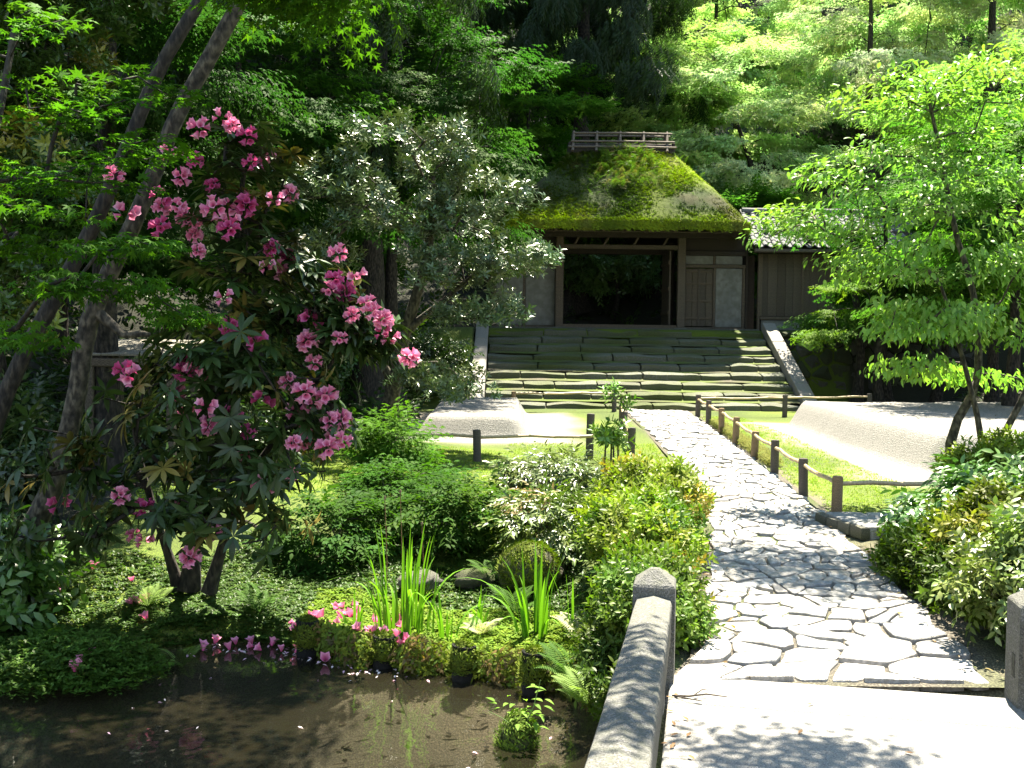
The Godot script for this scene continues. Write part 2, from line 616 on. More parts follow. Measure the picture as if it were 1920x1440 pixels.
func path() -> void:
	# bed of earth and moss on which the stones lie
	var mb := MB.new()
	var zs := lines([5.84, 0.25, 23.9])
	for d in zs:
		var l := lut(PATH_L, d)
		var r := lut(PATH_R, d)
		for k in 13:
			var x := lerpf(l - 0.06, r + 0.1, k / 12.0)
			var n := N1.get_noise_2d(x * 20.0, d * 20.0)
			var col := Color(0.17, 0.15, 0.115).lerp(Color(0.1, 0.13, 0.03), smoothstep(0.0, 0.4, n))
			mb.vt(Vector3(x, lut(PATH_Y, d) - 0.006 + 0.007 * n, -d), col)
	for j in zs.size() - 1:
		for k in 12:
			var a := j * 13 + k
			mb.quad(a, a + 1, a + 14, a + 13)
	var bed := part("path", mb.done(), M.soil, self)
	tag(bed, "flagstone path leading from the bridge to the steps", "path", "", "structure")
	# flagstones: bigger by the bridge, in a strip one unit wide
	var seeds := PackedVector2Array()
	var d := 5.98
	while d < 23.7:
		var width := lut(PATH_R, d) - lut(PATH_L, d)
		var size := lerpf(0.35, 0.24, smoothstep(6.2, 7.6, d))
		var n := int(round(width / size * rnd(0.8, 1.15)))
		for k in n:
			if R.randf() < 0.3: seeds.append(Vector2((k + rnd(0.0, 1.0)) / n * 1.5, d + rnd(-0.2, 0.2)))
			seeds.append(Vector2((k + 0.5 + rnd(-0.46, 0.46)) / n * 1.5, d + rnd(-0.17, 0.17)))
		d += size * rnd(0.55, 0.95)
	var lay := func(u: float, dd: float, h: float) -> Vector3:
		var l := lut(PATH_L, dd)
		return Vector3(lerpf(l, lut(PATH_R, dd), u / 1.5) + 0.03 * sin(dd * 7.0), lut(PATH_Y, dd) + h, -dd)
	var rest := SurfaceTool.new()
	var made := 0
	for poly in cells(seeds, Vector2(0, 5.9), Vector2(1.5, 23.8), 1.0, 0.009):
		var m := slab(poly, lay, rnd(0.002, 0.03), 0.08, 0.008, stone_tone(), Vector2(rnd(-0.035, 0.035), rnd(-0.035, 0.035)), 0.02)
		made += 1
		if made < 299:
			part("paving_stone", m, M.flag, bed)
		else:
			rest.append_from(m, 0, Transform3D())
	if made >= 299:
		tag(part("distant_paving_stones", rest.commit(), M.flag, bed), "", "", "", "stuff")

# ---------------------------------------------------------------- rough stone
func rough_box(size: Vector3, xf: Transform3D, round_: float, lump: float, col: Color, moss := 0.0, div := 0.16) -> ArrayMesh:
	var mb := MB.new()
	var h := size / 2.0
	var mc := Color(0.1, 0.13, 0.018)
	for ax in 3:
		var u := (ax + 1) % 3
		var w := (ax + 2) % 3
		var nu := clampi(int(ceil(size[u] / div)), 2, 9)
		var nw := clampi(int(ceil(size[w] / div)), 2, 9)
		for s in [-1.0, 1.0]:
			var first := mb.v.size()
			for j in nw + 1:
				for i in nu + 1:
					var p := Vector3.ZERO
					p[ax] = h[ax] * s
					p[u] = h[u] * (2.0 * i / nu - 1.0)
					p[w] = h[w] * (2.0 * j / nw - 1.0)
					var q := p.clamp(-h + Vector3.ONE * round_, h - Vector3.ONE * round_)
					var dv := p - q
					p = q + dv.normalized() * minf(dv.length(), round_)
					var wp := xf * p
					var nn := Vector3(N2.get_noise_3dv(wp * 26.0), N2.get_noise_3dv(wp * 26.0 + Vector3(50, 0, 0)), N2.get_noise_3dv(wp * 26.0 + Vector3(0, 90, 0)))
					wp += nn * lump
					var cl := col
					if moss > 0.0:
						cl = col.lerp(mc, clampf(moss + 1.5 * N1.get_noise_3dv(wp * 14.0) - 0.2 * (p.y / h.y), 0.0, 0.95))
					mb.vt(wp, cl)
			for j in nw:
				for i in nu:
					var a := first + j * (nu + 1) + i
					if s > 0:
						mb.quad(a, a + 1, a + nu + 2, a + nu + 1)
					else:
						mb.quad(a, a + nu + 1, a + nu + 2, a + 1)
	return mb.done()

func boulder(at: Vector3, r: Vector3, lump: float, col: Color, moss: float, turn := 0.0) -> ArrayMesh:
	var mb := MB.new()
	var b := Basis(UP, turn)
	var mc := Color(0.1, 0.14, 0.015)
	for j in 13:
		for i in 20:
			var th := PI * j / 12.0
			var ph := TAU * (i % 20) / 20.0
			var p := Vector3(sin(th) * cos(ph), cos(th), sin(th) * sin(ph))
			var f := 1.0 + lump * N1.get_noise_3dv(at * 30.0 + p * 60.0) + lump * 0.5 * N2.get_noise_3dv(at * 10.0 + p * 40.0)
			var w := at + b * (p * r * f)
			mb.vt(w, col.lerp(mc, clampf(moss + 1.3 * N1.get_noise_3dv(w * 25.0) + 0.3 * p.y, 0.0, 1.0)))
	for j in 12:
		for i in 20:
			var a := j * 20 + i
			var a2 := j * 20 + (i + 1) % 20
			mb.quad(a, a2, a2 + 20, a + 20)
	return mb.done()

# ---------------------------------------------------------------- stone bridge
func bridge() -> void:
	var o := Vector3(1.91, 0, -5.85)
	var a := Vector3(0.182, 0, -0.983)                 # along the bridge, away from us
	var r := Vector3(0.983, 0, 0.182)                  # to the right
	var t := thing("stone_bridge", "pale granite bridge deck with low beam railings over the pond", "bridge", o)
	var at := func(s: float, rr: float, y: float) -> Vector3:
		return o + a * s + r * rr + UP * (y + 0.052 * minf(-s, 7.0))
	var lean := Basis(r, UP, -a) * Basis(Vector3.RIGHT, -0.052)
	var s := -0.03
	for w in [0.56, 0.86, 0.9, 0.84, 0.9, 0.86, 0.9, 0.9]:
		var mb := MB.new()
		mb.box(Transform3D(lean, (at as Callable).call(s - w / 2.0, 0.0, -0.1)), Vector3(1.9, 0.2, w - 0.009), 0.008, vary(Color(0.92, 0.92, 0.92), 0.06, 0.02))
		part("deck_slab", mb.done(), M.granite, t)
		s -= w
	for side in [-1.0, 1.0]:
		for k in 2:
			var mb := MB.new()
			var L := 3.3
			var c0: Vector3 = (at as Callable).call(-0.24 - L / 2.0 - k * (L + 0.26), side * 1.05, 0.0)
			# a beam with a gently peaked top
			var prof := [Vector2(-0.1, 0.24), Vector2(0.1, 0.24), Vector2(0.105, 0.465), Vector2(0.095, 0.487), Vector2(0.0, 0.51), Vector2(-0.095, 0.487), Vector2(-0.105, 0.465)]
			var n := 14
			for j in n + 1:
				for p in prof:
					var q := c0 + lean * Vector3(p.x, p.y, (float(j) / n - 0.5) * L)
					mb.vt(q + Vector3(1, 1, 1) * 0.004 * N2.get_noise_3dv(q * 60.0), vary(Color(0.95, 0.95, 0.95), 0.05))
			for j in n:
				for i in 7:
					var i2 := (i + 1) % 7
					mb.quad(j * 7 + i, j * 7 + i2, j * 7 + 7 + i2, j * 7 + 7 + i)
			for e in 2:
				var f := e * n * 7
				for i in range(1, 6):
					var q := [mb.v[f], mb.v[f + i], mb.v[f + i + 1]]
					mb.out(q, c0 + UP * 0.35, Color(0.9, 0.9, 0.9))
			part("rail_beam", mb.done(), M.granite_old, t)
			for e in [-0.35, 0.35]:
				var st := MB.new()
				st.box(Transform3D(lean, c0 + lean * Vector3(0, 0.12, e * L)), Vector3(0.17, 0.26, 0.2), 0.012)
				part("rail_block", st.done(), M.granite_old, t)
		for k in 3:
			var pc: Vector3 = (at as Callable).call(-0.11 - k * 3.56, side * 1.05, 0.0)
			var mb := MB.new()
			var hw := 0.122
			var ys := [-0.5, 0.56, 0.575, 0.65]
			var wd := [hw, hw, hw * 0.93, 0.025]
			var bs := Basis(r, UP, -a)
			for j in 4:
				for p in [Vector2(-1, 1), Vector2(1, 1), Vector2(1, -1), Vector2(-1, -1)]:
					mb.vt(pc + bs * Vector3(p.x * wd[j], ys[j], p.y * wd[j]))
			var flat := MB.new()
			for j in 3:
				for i in 4:
					flat.fquad(mb.v[j * 4 + i], mb.v[j * 4 + (i + 1) % 4], mb.v[j * 4 + 4 + (i + 1) % 4], mb.v[j * 4 + 4 + i], Color(0.92, 0.92, 0.92))
			flat.fquad(mb.v[12], mb.v[13], mb.v[14], mb.v[15])
			part("rail_post", flat.done(), M.granite_old, t)
			if side > 0 and k == 0:
				var hb := MB.new()
				hb.box(Transform3D(bs, pc + bs * Vector3(-hw, 0.22, 0.03)), Vector3(0.006, 0.13, 0.055), 0.001, Color(0.12, 0.11, 0.1))
				part("mortise", hb.done(), M.granite_old, t)
	# abutment that carries the end of the path
	var ab := thing("bridge_abutment", "rough stone abutment at the pond end of the path", "retaining wall", Vector3(1.9, -0.8, -5.9))
	for row in 2:
		for k in 5:
			part("stone", rough_box(Vector3(0.46, 0.36, 0.34), Transform3D(Basis(r, UP, -a), o + a * 0.16 + r * (-1.0 + 0.48 * k + row * 0.12) + UP * (-0.26 - 0.37 * row)), 0.05, 0.05, vary(Color(0.2, 0.19, 0.17), 0.2), 0.3), M.rock, ab)
	# twig and dead leaves on the deck
	var tw := MB.new()
	var p0: Vector3 = (at as Callable).call(-0.5, -0.93, 0.012)
	tw.tube(PackedVector3Array([p0, p0 + Vector3(0.09, 0.004, 0.02), p0 + Vector3(0.19, 0.01, 0.0), p0 + Vector3(0.3, 0.006, 0.03)]), PackedFloat32Array([0.006, 0.006, 0.005, 0.003]), 5)
	tw.tube(PackedVector3Array([p0 + Vector3(0.02, 0.0, 0.01), p0 + Vector3(0.07, 0.01, 0.07), p0 + Vector3(0.15, 0.006, 0.1)]), PackedFloat32Array([0.005, 0.004, 0.003]), 5)
	tw.tube(PackedVector3Array([p0 + Vector3(0.12, 0.006, 0.01), p0 + Vector3(0.18, 0.02, -0.05), p0 + Vector3(0.21, 0.01, -0.06)]), PackedFloat32Array([0.004, 0.003, 0.002]), 5)
	tag(part("fallen_twig", tw.done(), M.twig, self), "small dark forked twig lying on the pale bridge deck by the left railing", "twig")
	var dl := MB.new()
	dl.leaf(Transform3D(), 0.045, 0.02, 0.5, -0.2, 4)
	var dead := dl.done()
	for k in 14:
		var q: Vector3 = (at as Callable).call(rnd(-1.7, -0.35), -0.93 + 0.16 * R.randf() * R.randf(), 0.006)
		if k > 10: q = (at as Callable).call(rnd(-1.5, -0.4), rnd(-0.6, 0.8), 0.006)
		var lf := part("dead_leaf", dead, M.deadleaf, self, Transform3D(Basis(UP, rnd(0, TAU)), q))
		tag(lf, "tiny dry brown leaf lying on the granite bridge deck", "leaf", "dry leaves on the bridge deck")

# ---------------------------------------------------------------- the steps up to the gate
const SX0 := -0.62
const SX1 := 6.9
func stairs() -> void:
	var t := thing("stone_stairs", "broad flight of nine mossy rough stone steps below the thatched gate", "stairs", Vector3(3.1, 0.35, -23.9))
	var rise: float = (TERRACE - 0.33) / 9.0
	for k in 9:
		var d0 := 23.85 + 0.53 * k
		var y := 0.33 + rise * (k + 1)
		var x := SX0 + rnd(-0.05, 0.0)
		while x < SX1 - 0.2:
			var L := minf(rnd(0.75, 1.55), SX1 - x)
			if SX1 - (x + L) < 0.5: L = SX1 - x
			var tone := vary(Color(0.25, 0.245, 0.22), 0.25, 0.03)
			var xf := Transform3D(Basis(UP, rnd(-0.02, 0.02)) * Basis(Vector3.RIGHT, 0.13), Vector3(x + L / 2.0, y - 0.155 + rnd(-0.015, 0.012), -d0 - 0.22 + rnd(-0.03, 0.03)))
			part("step_stone", rough_box(Vector3(L - 0.009, 0.23, 0.46), xf, 0.045, 0.055, tone, 0.34, 0.12), M.step, t)
			x += L
		# packed earth and moss behind the stones
		var mb := MB.new()
		for j in 61:
			for i in 4:
				var xx := lerpf(SX0, SX1, j / 60.0)
				var dd := d0 + 0.3 + 0.1 * i
				var n := N1.get_noise_2d(xx * 25.0, dd * 25.0)
				mb.vt(Vector3(xx, y - 0.02 + 0.02 * n + 0.018 * i, -dd), Color(0.14, 0.2, 0.02).lerp(Color(0.15, 0.13, 0.09), clampf(0.25 + 1.2 * n, 0, 1)))
		for j in 60:
			for i in 3:
				var q := j * 4 + i
				mb.quad(q, q + 4, q + 5, q + 1)
		part("tread_moss", mb.done(), M.soil, t)
	# sloping copings of cut stone on both sides
	for side in 2:
		var mb := MB.new()
		var x := -0.83 if side == 0 else 7.08
		var p := Vector3(x, 0.36, -23.75)
		var q := Vector3(x, TERRACE + 0.1, -28.15)
		var ax := (q - p).normalized()
		var nrm := Vector3.RIGHT.cross(ax)
		var n := 4
		for k in n:
			var c0 := p.lerp(q, (k + 0.5) / n)
			mb = MB.new()
			mb.box(Transform3D(Basis(Vector3.RIGHT, nrm, -ax), c0), Vector3(0.34, 0.26, p.distance_to(q) / n - 0.006), 0.015, vary(Color(0.85, 0.83, 0.8), 0.06))
			part("coping_stone", mb.done(), M.granite, t)
		mb = MB.new()
		for e in [-0.14, 0.14]:
			var w := [Vector3(x + e, 0.1, -23.8), Vector3(x + e, p.y - 0.1, -23.8), Vector3(x + e, q.y - 0.13, -28.1), Vector3(x + e, 0.1, -28.1)]
			mb.out(w, Vector3(x, 0.9, -26.6), Color(0.4, 0.4, 0.4))
		part("side_wall", mb.done(), M.granite_old, t)
	# landing kerb in front of the gate
	for k in 6:
		var mb := MB.new()
		mb.box(Transform3D(Basis(), Vector3(0.0 + 1.26 * k, TERRACE - 0.02, -28.75)), Vector3(1.25, 0.12, 0.5), 0.012, vary(Color(0.6, 0.58, 0.55), 0.1))
		part("landing_slab", mb.done(), M.granite_old, t)

func retaining_walls() -> void:
	for side in 2:
		var t := thing("retaining_wall", ["dark mossy stone retaining wall right of the steps under the plank wall", "dark mossy stone retaining wall left of the steps in the trees"][side], "retaining wall", Vector3([10.5, -4.0][side], 0.3, -27.4))
		var x0: float = [7.25, -7.0][side]
		var x1: float = [15.0, -1.0][side]
		var seeds := PackedVector2Array()
		var y := 0.1
		while y < 2.3:
			var x := x0 + rnd(0, 0.3)
			while x < x1:
				seeds.append(Vector2(x, y + rnd(-0.13, 0.13)))
				x += rnd(0.34, 0.75)
			y += 0.36
		var lay := func(u: float, vv: float, h: float) -> Vector3:
			return Vector3(u, vv, -27.45 - 0.08 * vv + h)
		for poly in cells(seeds, Vector2(x0, 0.0), Vector2(x1, 2.28), 1.4, 0.02):
			var tone := vary(Color(0.12, 0.12, 0.1), 0.3, 0.05)
			if R.randf() < 0.4: tone = tone.lerp(Color(0.07, 0.1, 0.02), 0.6)
			part("wall_stone", slab(poly, lay, rnd(0.0, 0.09), 0.3, 0.05, tone, Vector2(rnd(-0.1, 0.1), rnd(-0.1, 0.1)), 0.05), M.rock, t)
		var mb := MB.new()
		mb.box(Transform3D(Basis(), Vector3((x0 + x1) / 2, 1.1, -27.75)), Vector3(x1 - x0, 2.3, 0.2), 0.02, Color(0.06, 0.05, 0.04))
		part("wall_core", mb.done(), M.soil, t)

# ---------------------------------------------------------------- raked sand mounds
func mounds() -> void:
	for k in 2:
		var lo := [Vector2(-1.75, -22.4), Vector2(5.4, -20.6)][k] as Vector2      # foot of the slopes, x and z
		var hi := [Vector2(0.4, -17.3), Vector2(11.2, -13.1)][k] as Vector2
		var H: float = [0.4, 0.56][k]
		var run: float = [0.3, 0.4][k]
		var base: float = [0.2, 0.2][k]
		var t := thing("sand_mound", ["flat-topped mound of raked grey sand left of the path by the bamboo rail", "long flat-topped sand mound right of the path behind the post fence"][k], "sand mound", Vector3((lo.x + hi.x) / 2, base, (lo.y + hi.y) / 2))
		var mb := MB.new()
		var skirt := 0.55
		var st := 0.05
		var nx := int((hi.x - lo.x + skirt * 2) / st)
		var nz := int((hi.y - lo.y + skirt * 2) / st)
		for j in nz + 1:
			for i in nx + 1:
				var x := lo.x - skirt + i * st
				var z := lo.y - skirt + j * st
				var cx := clampf(x, lo.x + run + 0.15, hi.x - run - 0.15)
				var cz := clampf(z, lo.y + run + 0.15, hi.y - run - 0.15)
				var e := Vector2(x - cx, z - cz).length() - 0.15           # outside the rounded flat top
				var h := H
				if e > 0.0:
					var f := e / run
					h = H * (1.0 - smoothstep(-0.12, 1.0, f) * 1.02) if f < 1.0 else -0.01
					h = maxf(h, 0.05 * exp(-(f - 1.0) * 2.2) - 0.02) if f > 0.7 else h
				else:
					var inner := minf(minf(cx - lo.x, hi.x - cx), minf(cz - lo.y, hi.y - cz))
					if e > -0.1: h -= 0.012 * (1.0 - absf(e + 0.05) / 0.05)
				h += 0.010 * N2.get_noise_2d(x * 70.0, z * 70.0) + 0.012 * N1.get_noise_2d(x * 30.0, z * 30.0)
				var gy := ground(x, z)
				var inn := 1.0 - smoothstep(run, run + skirt * 0.8, e)
				mb.vt(Vector3(x, lerpf(gy - 0.03, maxf(gy, base + 0.03), inn) + maxf(h, 0.012 * inn), z), Color(0.95, 0.95, 0.95))
		for j in nz:
			for i in nx:
				var q := j * (nx + 1) + i
				mb.quad(q, q + nx + 1, q + nx + 2, q + 1)
		part("sand", mb.done(), M.sand, t)

# ---------------------------------------------------------------- post and bamboo fences
func stake_mesh(h: float, r: float) -> ArrayMesh:
	var mb := MB.new()
	mb.tube(PackedVector3Array([Vector3(0, -0.15, 0), Vector3(0, h * 0.5, 0), Vector3(0, h - 0.012, 0), Vector3(0, h, 0)]), PackedFloat32Array([r, r * 1.01, r, r * 0.86]), 14, Color.WHITE, 0.02)
	var k0 := mb.v.size()
	for k in 15: mb.c[mb.c.size() - 1 - k] = Color(1.5, 1.4, 1.2)
	return mb.done()

func bamboo(a: Vector3, b: Vector3, r: float) -> ArrayMesh:
	var mb := MB.new()
	var pts := PackedVector3Array()
	var rad := PackedFloat32Array()
	var n := maxi(3, int(a.distance_to(b) / 0.34))
	for k in n + 1:
		var p := a.lerp(b, float(k) / n) + Vector3(0, 0.012 * sin(k * 1.9), 0)
		var ax := (b - a).normalized()
		for e in [[-0.016, 1.0], [-0.006, 1.16], [0.006, 1.16], [0.016, 0.98]]:
			pts.append(p + ax * e[0])
			rad.append(r * e[1])
	mb.tube(pts, rad, 8, Color.WHITE)
	return mb.done()

func fence(label: String, pts: Array, rails: Array, tan_posts: Array) -> void:
	var p0: Vector3 = pts[0][0]
	var t := thing("bamboo_fence", label, "fence", Vector3(p0.x, ground(p0.x, p0.z), p0.z))
	var tops := []
	for k in pts.size():
		var p: Vector3 = pts[k][0]
		var y := ground(p.x, p.z)
		var b := Basis(Vector3(rnd(-1, 1), 0, rnd(-1, 1)).normalized(), rnd(0.0, 0.045))
		part("fence_post", stake_mesh(pts[k][1] + rnd(-0.03, 0.02), pts[k][2]), M.stake_tan if k in tan_posts else M.stake, t, Transform3D(b, Vector3(p.x, y, p.z)))
		tops.append(Vector3(p.x, y, p.z))
	for q in rails:
		var off: float = q[2]
		part("bamboo_rail", bamboo(tops[q[0]] + UP * off, tops[q[1]] + UP * off, 0.024), M.bamboo, t)

func fences() -> void:
	var rp := []
	for q in [[3.44, 10.63], [3.52, 12.12], [3.63, 13.9], [3.73, 15.5], [3.84, 17.3], [3.95, 19.0], [4.03, 20.7], [4.12, 22.4], [6.1, 22.6], [8.1, 22.9], [5.6, 10.75]]:
		rp.append([Vector3(q[0], 0, -q[1]), 0.49, 0.056])
	fence("row of short posts with bamboo rails along the right edge of the path", rp, [[0, 1, 0.4], [1, 2, 0.4], [2, 3, 0.4], [3, 4, 0.4], [4, 5, 0.4], [5, 6, 0.4], [6, 7, 0.4], [7, 8, 0.42], [8, 9, 0.42], [0, 10, 0.4]], [0, 3, 4, 5])
	var lp := []
	for q in [[1.8, 15.2, 0.5], [1.2, 15.5, 0.68], [-0.5, 14.9, 0.5], [-2.75, 15.3, 0.5], [-5.5, 15.5, 0.5], [1.95, 17.6, 0.5], [2.2, 20.2, 0.48]]:
		lp.append([Vector3(q[0], 0, -q[1]), q[2], 0.06])
	fence("weathered posts carrying a long bamboo rail in front of the left sand mound", lp, [[0, 2, 0.37], [2, 3, 0.37], [3, 4, 0.37], [0, 5, 0.37], [5, 6, 0.37]], [])
	fence("short bamboo rail between two posts at the foot of the steps", [[Vector3(0.05, 0, -23.1), 0.5, 0.055], [Vector3(2.35, 0, -23.2), 0.5, 0.055]], [[0, 1, 0.42]], [0])

# ---------------------------------------------------------------- low slabs that cross the garden
func platforms() -> void:
	for k in 2:
		var lo := [Vector2(3.38, 9.62), Vector2(-0.35, 12.7)][k] as Vector2
		var hi := [Vector2(5.6, 10.5), Vector2(2.1, 13.75)][k] as Vector2
		var t := thing("stone_slab_walk", ["raised pavement of pale flat slabs right of the path under the first fence post", "pale stone slab walkway glimpsed between the bushes left of the path"][k], "pavement", Vector3((lo.x + hi.x) / 2, 0.05, -(lo.y + hi.y) / 2))
		var seeds := PackedVector2Array()
		var x := lo.x + 0.2
		while x < hi.x:
			for j in 2:
				seeds.append(Vector2(x + rnd(-0.12, 0.12), lerpf(lo.y, hi.y, (j + 0.5) / 2.0) + rnd(-0.08, 0.08)))
			x += rnd(0.45, 0.7)
		var top: float = [0.24, 0.1][k]
		var lay := func(u: float, dd: float, h: float) -> Vector3: return Vector3(u - 0.14 * (dd - lo.y) * (1 - k), h, -dd)
		for poly in cells(seeds, lo, hi, 1.6, 0.014):
			part("slab", slab(poly, lay, top + rnd(-0.01, 0.01), 0.2, 0.014, stone_tone() * 1.15, Vector2.ZERO, 0.012), M.flag, t)
		if k == 0:
			for i in 4:
				part("edge_stone", rough_box(Vector3(0.1, 0.12, 0.24), Transform3D(Basis(UP, 0.12), Vector3(3.36 + 0.0 - 0.035 * i, 0.16, -9.72 - 0.25 * i)), 0.02, 0.03, Color(0.3, 0.28, 0.25), 0.1), M.rock, t)

# ---------------------------------------------------------------- the thatched gate
func bx(called: String, m: Material, t: Node3D, lo: Vector3, hi: Vector3, bev := 0.012, tone := 0.12) -> void:
	var mb := MB.new()
	mb.box(Transform3D(Basis(), (lo + hi) / 2.0), hi - lo, bev, vary(Color.WHITE, tone, 0.04))
	part(called, mb.done(), m, t)

func moss_tone(p: Vector3) -> Color:
	var n := N1.get_noise_3dv(p * 7.0)
	var n2 := N1.get_noise_3dv(p * 26.0 + Vector3(40, 9, 2))
	var c := Color(0.3, 0.38, 0.014).lerp(Color(0.055, 0.09, 0.008), clampf(0.42 + n * 2.4, 0, 1))
	return c.lerp(Color(0.13, 0.095, 0.05), clampf((n2 - 0.12 + 0.2 * n) * 2.0, 0, 0.45))

func roof_at(a: float, v: float) -> Vector3:          # a goes round, v from the eave to the ridge
	var hx := lerpf(3.4, 1.36, v)
	var hz := lerpf(2.75, 0.38, v)
	var n := lerpf(7.0, 5.0, v)
	var k := pow(pow(absf(cos(a)), n) + pow(absf(sin(a)), n), -1.0 / n)
	var y := 5.16 + 2.32 * v
	var bow := 0.07 * sin(PI * v)
	return Vector3(3.1 + (hx + bow) * cos(a) * k, y, -30.0 + (hz + bow) * sin(a) * k)

func gate() -> void:
	var t := thing("thatched_gate", "wooden temple gate under a moss-grown thatched hip roof at the top of the steps", "gate", Vector3(3.1, TERRACE, -29.2))
	# thatch: under the eave, round the lip, up to the ridge
	var mb := MB.new()
	var na := 150
	var rows := [[-0.9, -1.0], [-0.35, -0.62], [-0.12, -0.34], [-0.03, -0.2], [0.0, -0.12], [0.0, -0.04]]
	for k in 46: rows.append([0.012 + 0.988 * k / 45.0, 0.0])
	for r in rows:
		for j in na:
			var a := TAU * j / na
			var p := Vector3()
			if r[1] < 0.0:
				p = roof_at(a, 0.0)
				var mid := Vector3(3.1, p.y, -30.0)
				p += (mid - p) * (-r[0] * 0.55 if r[0] < 0 else 0.0)
				p.y += r[1] if r[1] > -0.3 else -0.22 + (-r[1] - 0.3) * 0.7
				p.y += 0.09 * N1.get_noise_2d(p.x * 40.0, p.z * 40.0)
			else:
				p = roof_at(a, r[0])
				var out := Vector3(p.x - 3.1, 1.6, p.z + 30.0).normalized()
				p += out * (0.12 * N1.get_noise_3dv(p * 14.0) + 0.07 * N1.get_noise_3dv(p * 45.0))
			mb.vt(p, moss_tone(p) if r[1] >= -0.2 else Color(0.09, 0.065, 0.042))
	for r in rows.size() - 1:
		for j in na:
			var j2 := (j + 1) % na
			mb.quad(r * na + j, r * na + na + j, r * na + na + j2, r * na + j2)
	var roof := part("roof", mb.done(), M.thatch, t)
	# tufts of moss and small ferns that grow on it
	var tuft := MB.new()
	for k in 9:
		tuft.leaf(Transform3D(frame(Vector3(rnd(-1, 1), rnd(0.35, 1.2), rnd(-1, 1)), UP), Vector3(rnd(-0.03, 0.03), 0, rnd(-0.03, 0.03))), rnd(0.03, 0.065), 0.014, 0.2, 0.3, 2)
	LEAF.tuft = tuft.done()
	var xf: Array[Transform3D] = []
	var cs := PackedColorArray()
	for k in 19000:
		var a := rnd(0.0, PI) if k % 5 else rnd(-0.7, PI + 0.7)
		var p := roof_at(a, pow(R.randf(), 1.2) * 0.98)
		var s := rnd(0.7, 1.5)
		xf.append(Transform3D(Basis(UP, rnd(0, TAU)).scaled(Vector3.ONE * s), p + Vector3(0, 0.02, 0)))
		cs.append(vary(moss_tone(p), 0.3, 0.1) * 1.1)
	for k in 2600:                                     # shaggy lip along the eave
		var p := roof_at(rnd(-0.6, PI + 0.6), 0.0)
		var out := Vector3(p.x - 3.1, 0, p.z + 30.0).normalized()
		xf.append(Transform3D(frame(Vector3(rnd(-1, 1), rnd(-0.8, 0.2), 0.4), out + UP * rnd(-0.3, 0.6)).scaled(Vector3.ONE * rnd(0.9, 1.8)), p + Vector3(0, rnd(-0.2, 0.05), 0)))
		cs.append(vary(moss_tone(p), 0.3, 0.1))
	many("roof_moss", LEAF.tuft, M.mossleaf, t, xf, cs)
	xf = []
	cs = PackedColorArray()
	for k in 700:
		var a := rnd(0.35 * PI, 0.62 * PI) if k < 520 else rnd(0.1 * PI, 0.9 * PI)
		var v := 1.0 - pow(R.randf(), 1.4) * 0.55 if k < 520 else rnd(0.3, 0.98)
		if k > 640: 
			a = 0.53 * PI + rnd(-0.05, 0.05)
			v = 0.45 + rnd(-0.05, 0.05)
		var p := roof_at(a, v)
		xf.append(Transform3D(frame(Vector3(rnd(-1, 1), rnd(-0.2, 0.7), rnd(0.1, 1)), UP).scaled(Vector3.ONE * rnd(0.9, 1.9)), p + Vector3(0, 0.04, 0)))
		cs.append(vary(Color(0.14, 0.24, 0.04) if R.randf() < 0.7 else Color(0.2, 0.17, 0.08), 0.3))
	many("roof_ferns", LEAF.frond_small, M.leaf_soft, t, xf, cs)
	# ridge: a straw saddle held by a frame of poles
	mb = MB.new()
	for k in 13:
		var x := lerpf(1.58, 4.62, k / 12.0)
		for j in 9:
			var a := PI * j / 8.0
			var sag := 0.02 * N2.get_noise_2d(x * 40.0, j * 30.0)
			mb.vt(Vector3(x, 7.4 + (0.34 + sag) * pow(sin(a), 0.7), -30.0 + (0.46 + sag) * cos(a)), Color(1, 1, 1))
	for k in 12:
		for j in 8:
			mb.quad(k * 9 + j, k * 9 + 9 + j, k * 9 + 10 + j, k * 9 + j + 1)
	part("ridge_straw", mb.done(), M.straw, roof, Transform3D(), true)
	for e in 2:
		var cap := MB.new()
		cap.box(Transform3D(Basis(), Vector3([1.6, 4.6][e], 7.52, -30.0)), Vector3(0.1, 0.4, 0.8), 0.03)
		part("ridge_end", cap.done(), M.straw, roof, Transform3D(), true)
	for fz in 2:
		for k in 3:
			var p := MB.new()
			var y: float = [7.55, 7.72, 8.0][k]
			var z: float = -30.0 + [0.5, 0.42, 0.2][k] * [1, -1][fz]
			p.tube(PackedVector3Array([Vector3(1.55 + 0.08 * k, y, z), Vector3(3.1, y + 0.012, z), Vector3(4.66 - 0.04 * k, y, z)]), PackedFloat32Array([0.035, 0.033, 0.03]), 7)
			part("ridge_pole", p.done(), M.wood, roof, Transform3D(), true)
	for k in 5:
		for fz in 2:
			var x := 1.72 + 0.68 * k
			var p := MB.new()
			p.tube(PackedVector3Array([Vector3(x - 0.05, 7.42, -30.0 + 0.56 * [1, -1][fz]), Vector3(x, 8.06, -30.0 + 0.14 * [1, -1][fz])]), PackedFloat32Array([0.045, 0.04]), 7)
			part("ridge_tie", p.done(), M.wood, roof, Transform3D(), true)
	# frame
	for x in [1.33, 4.82]:
		bx("post", M.wood, t, Vector3(x - 0.11, TERRACE, -29.31), Vector3(x + 0.11, 5.0, -29.09))
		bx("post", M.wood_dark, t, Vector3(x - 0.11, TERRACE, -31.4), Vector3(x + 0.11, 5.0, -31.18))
		bx("post_stone", M.granite_old, t, Vector3(x - 0.2, TERRACE - 0.05, -29.4), Vector3(x + 0.2, TERRACE + 0.06, -29.0), 0.03)
		var kn := MB.new()
		kn.box(Transform3D(Basis(), Vector3(x - 0.02, 3.2, -29.075)), Vector3(0.05, 0.09, 0.03), 0.008, Color(2.5, 2.5, 2.4))
		part("nail_cover", kn.done(), M.wood_grey, t)
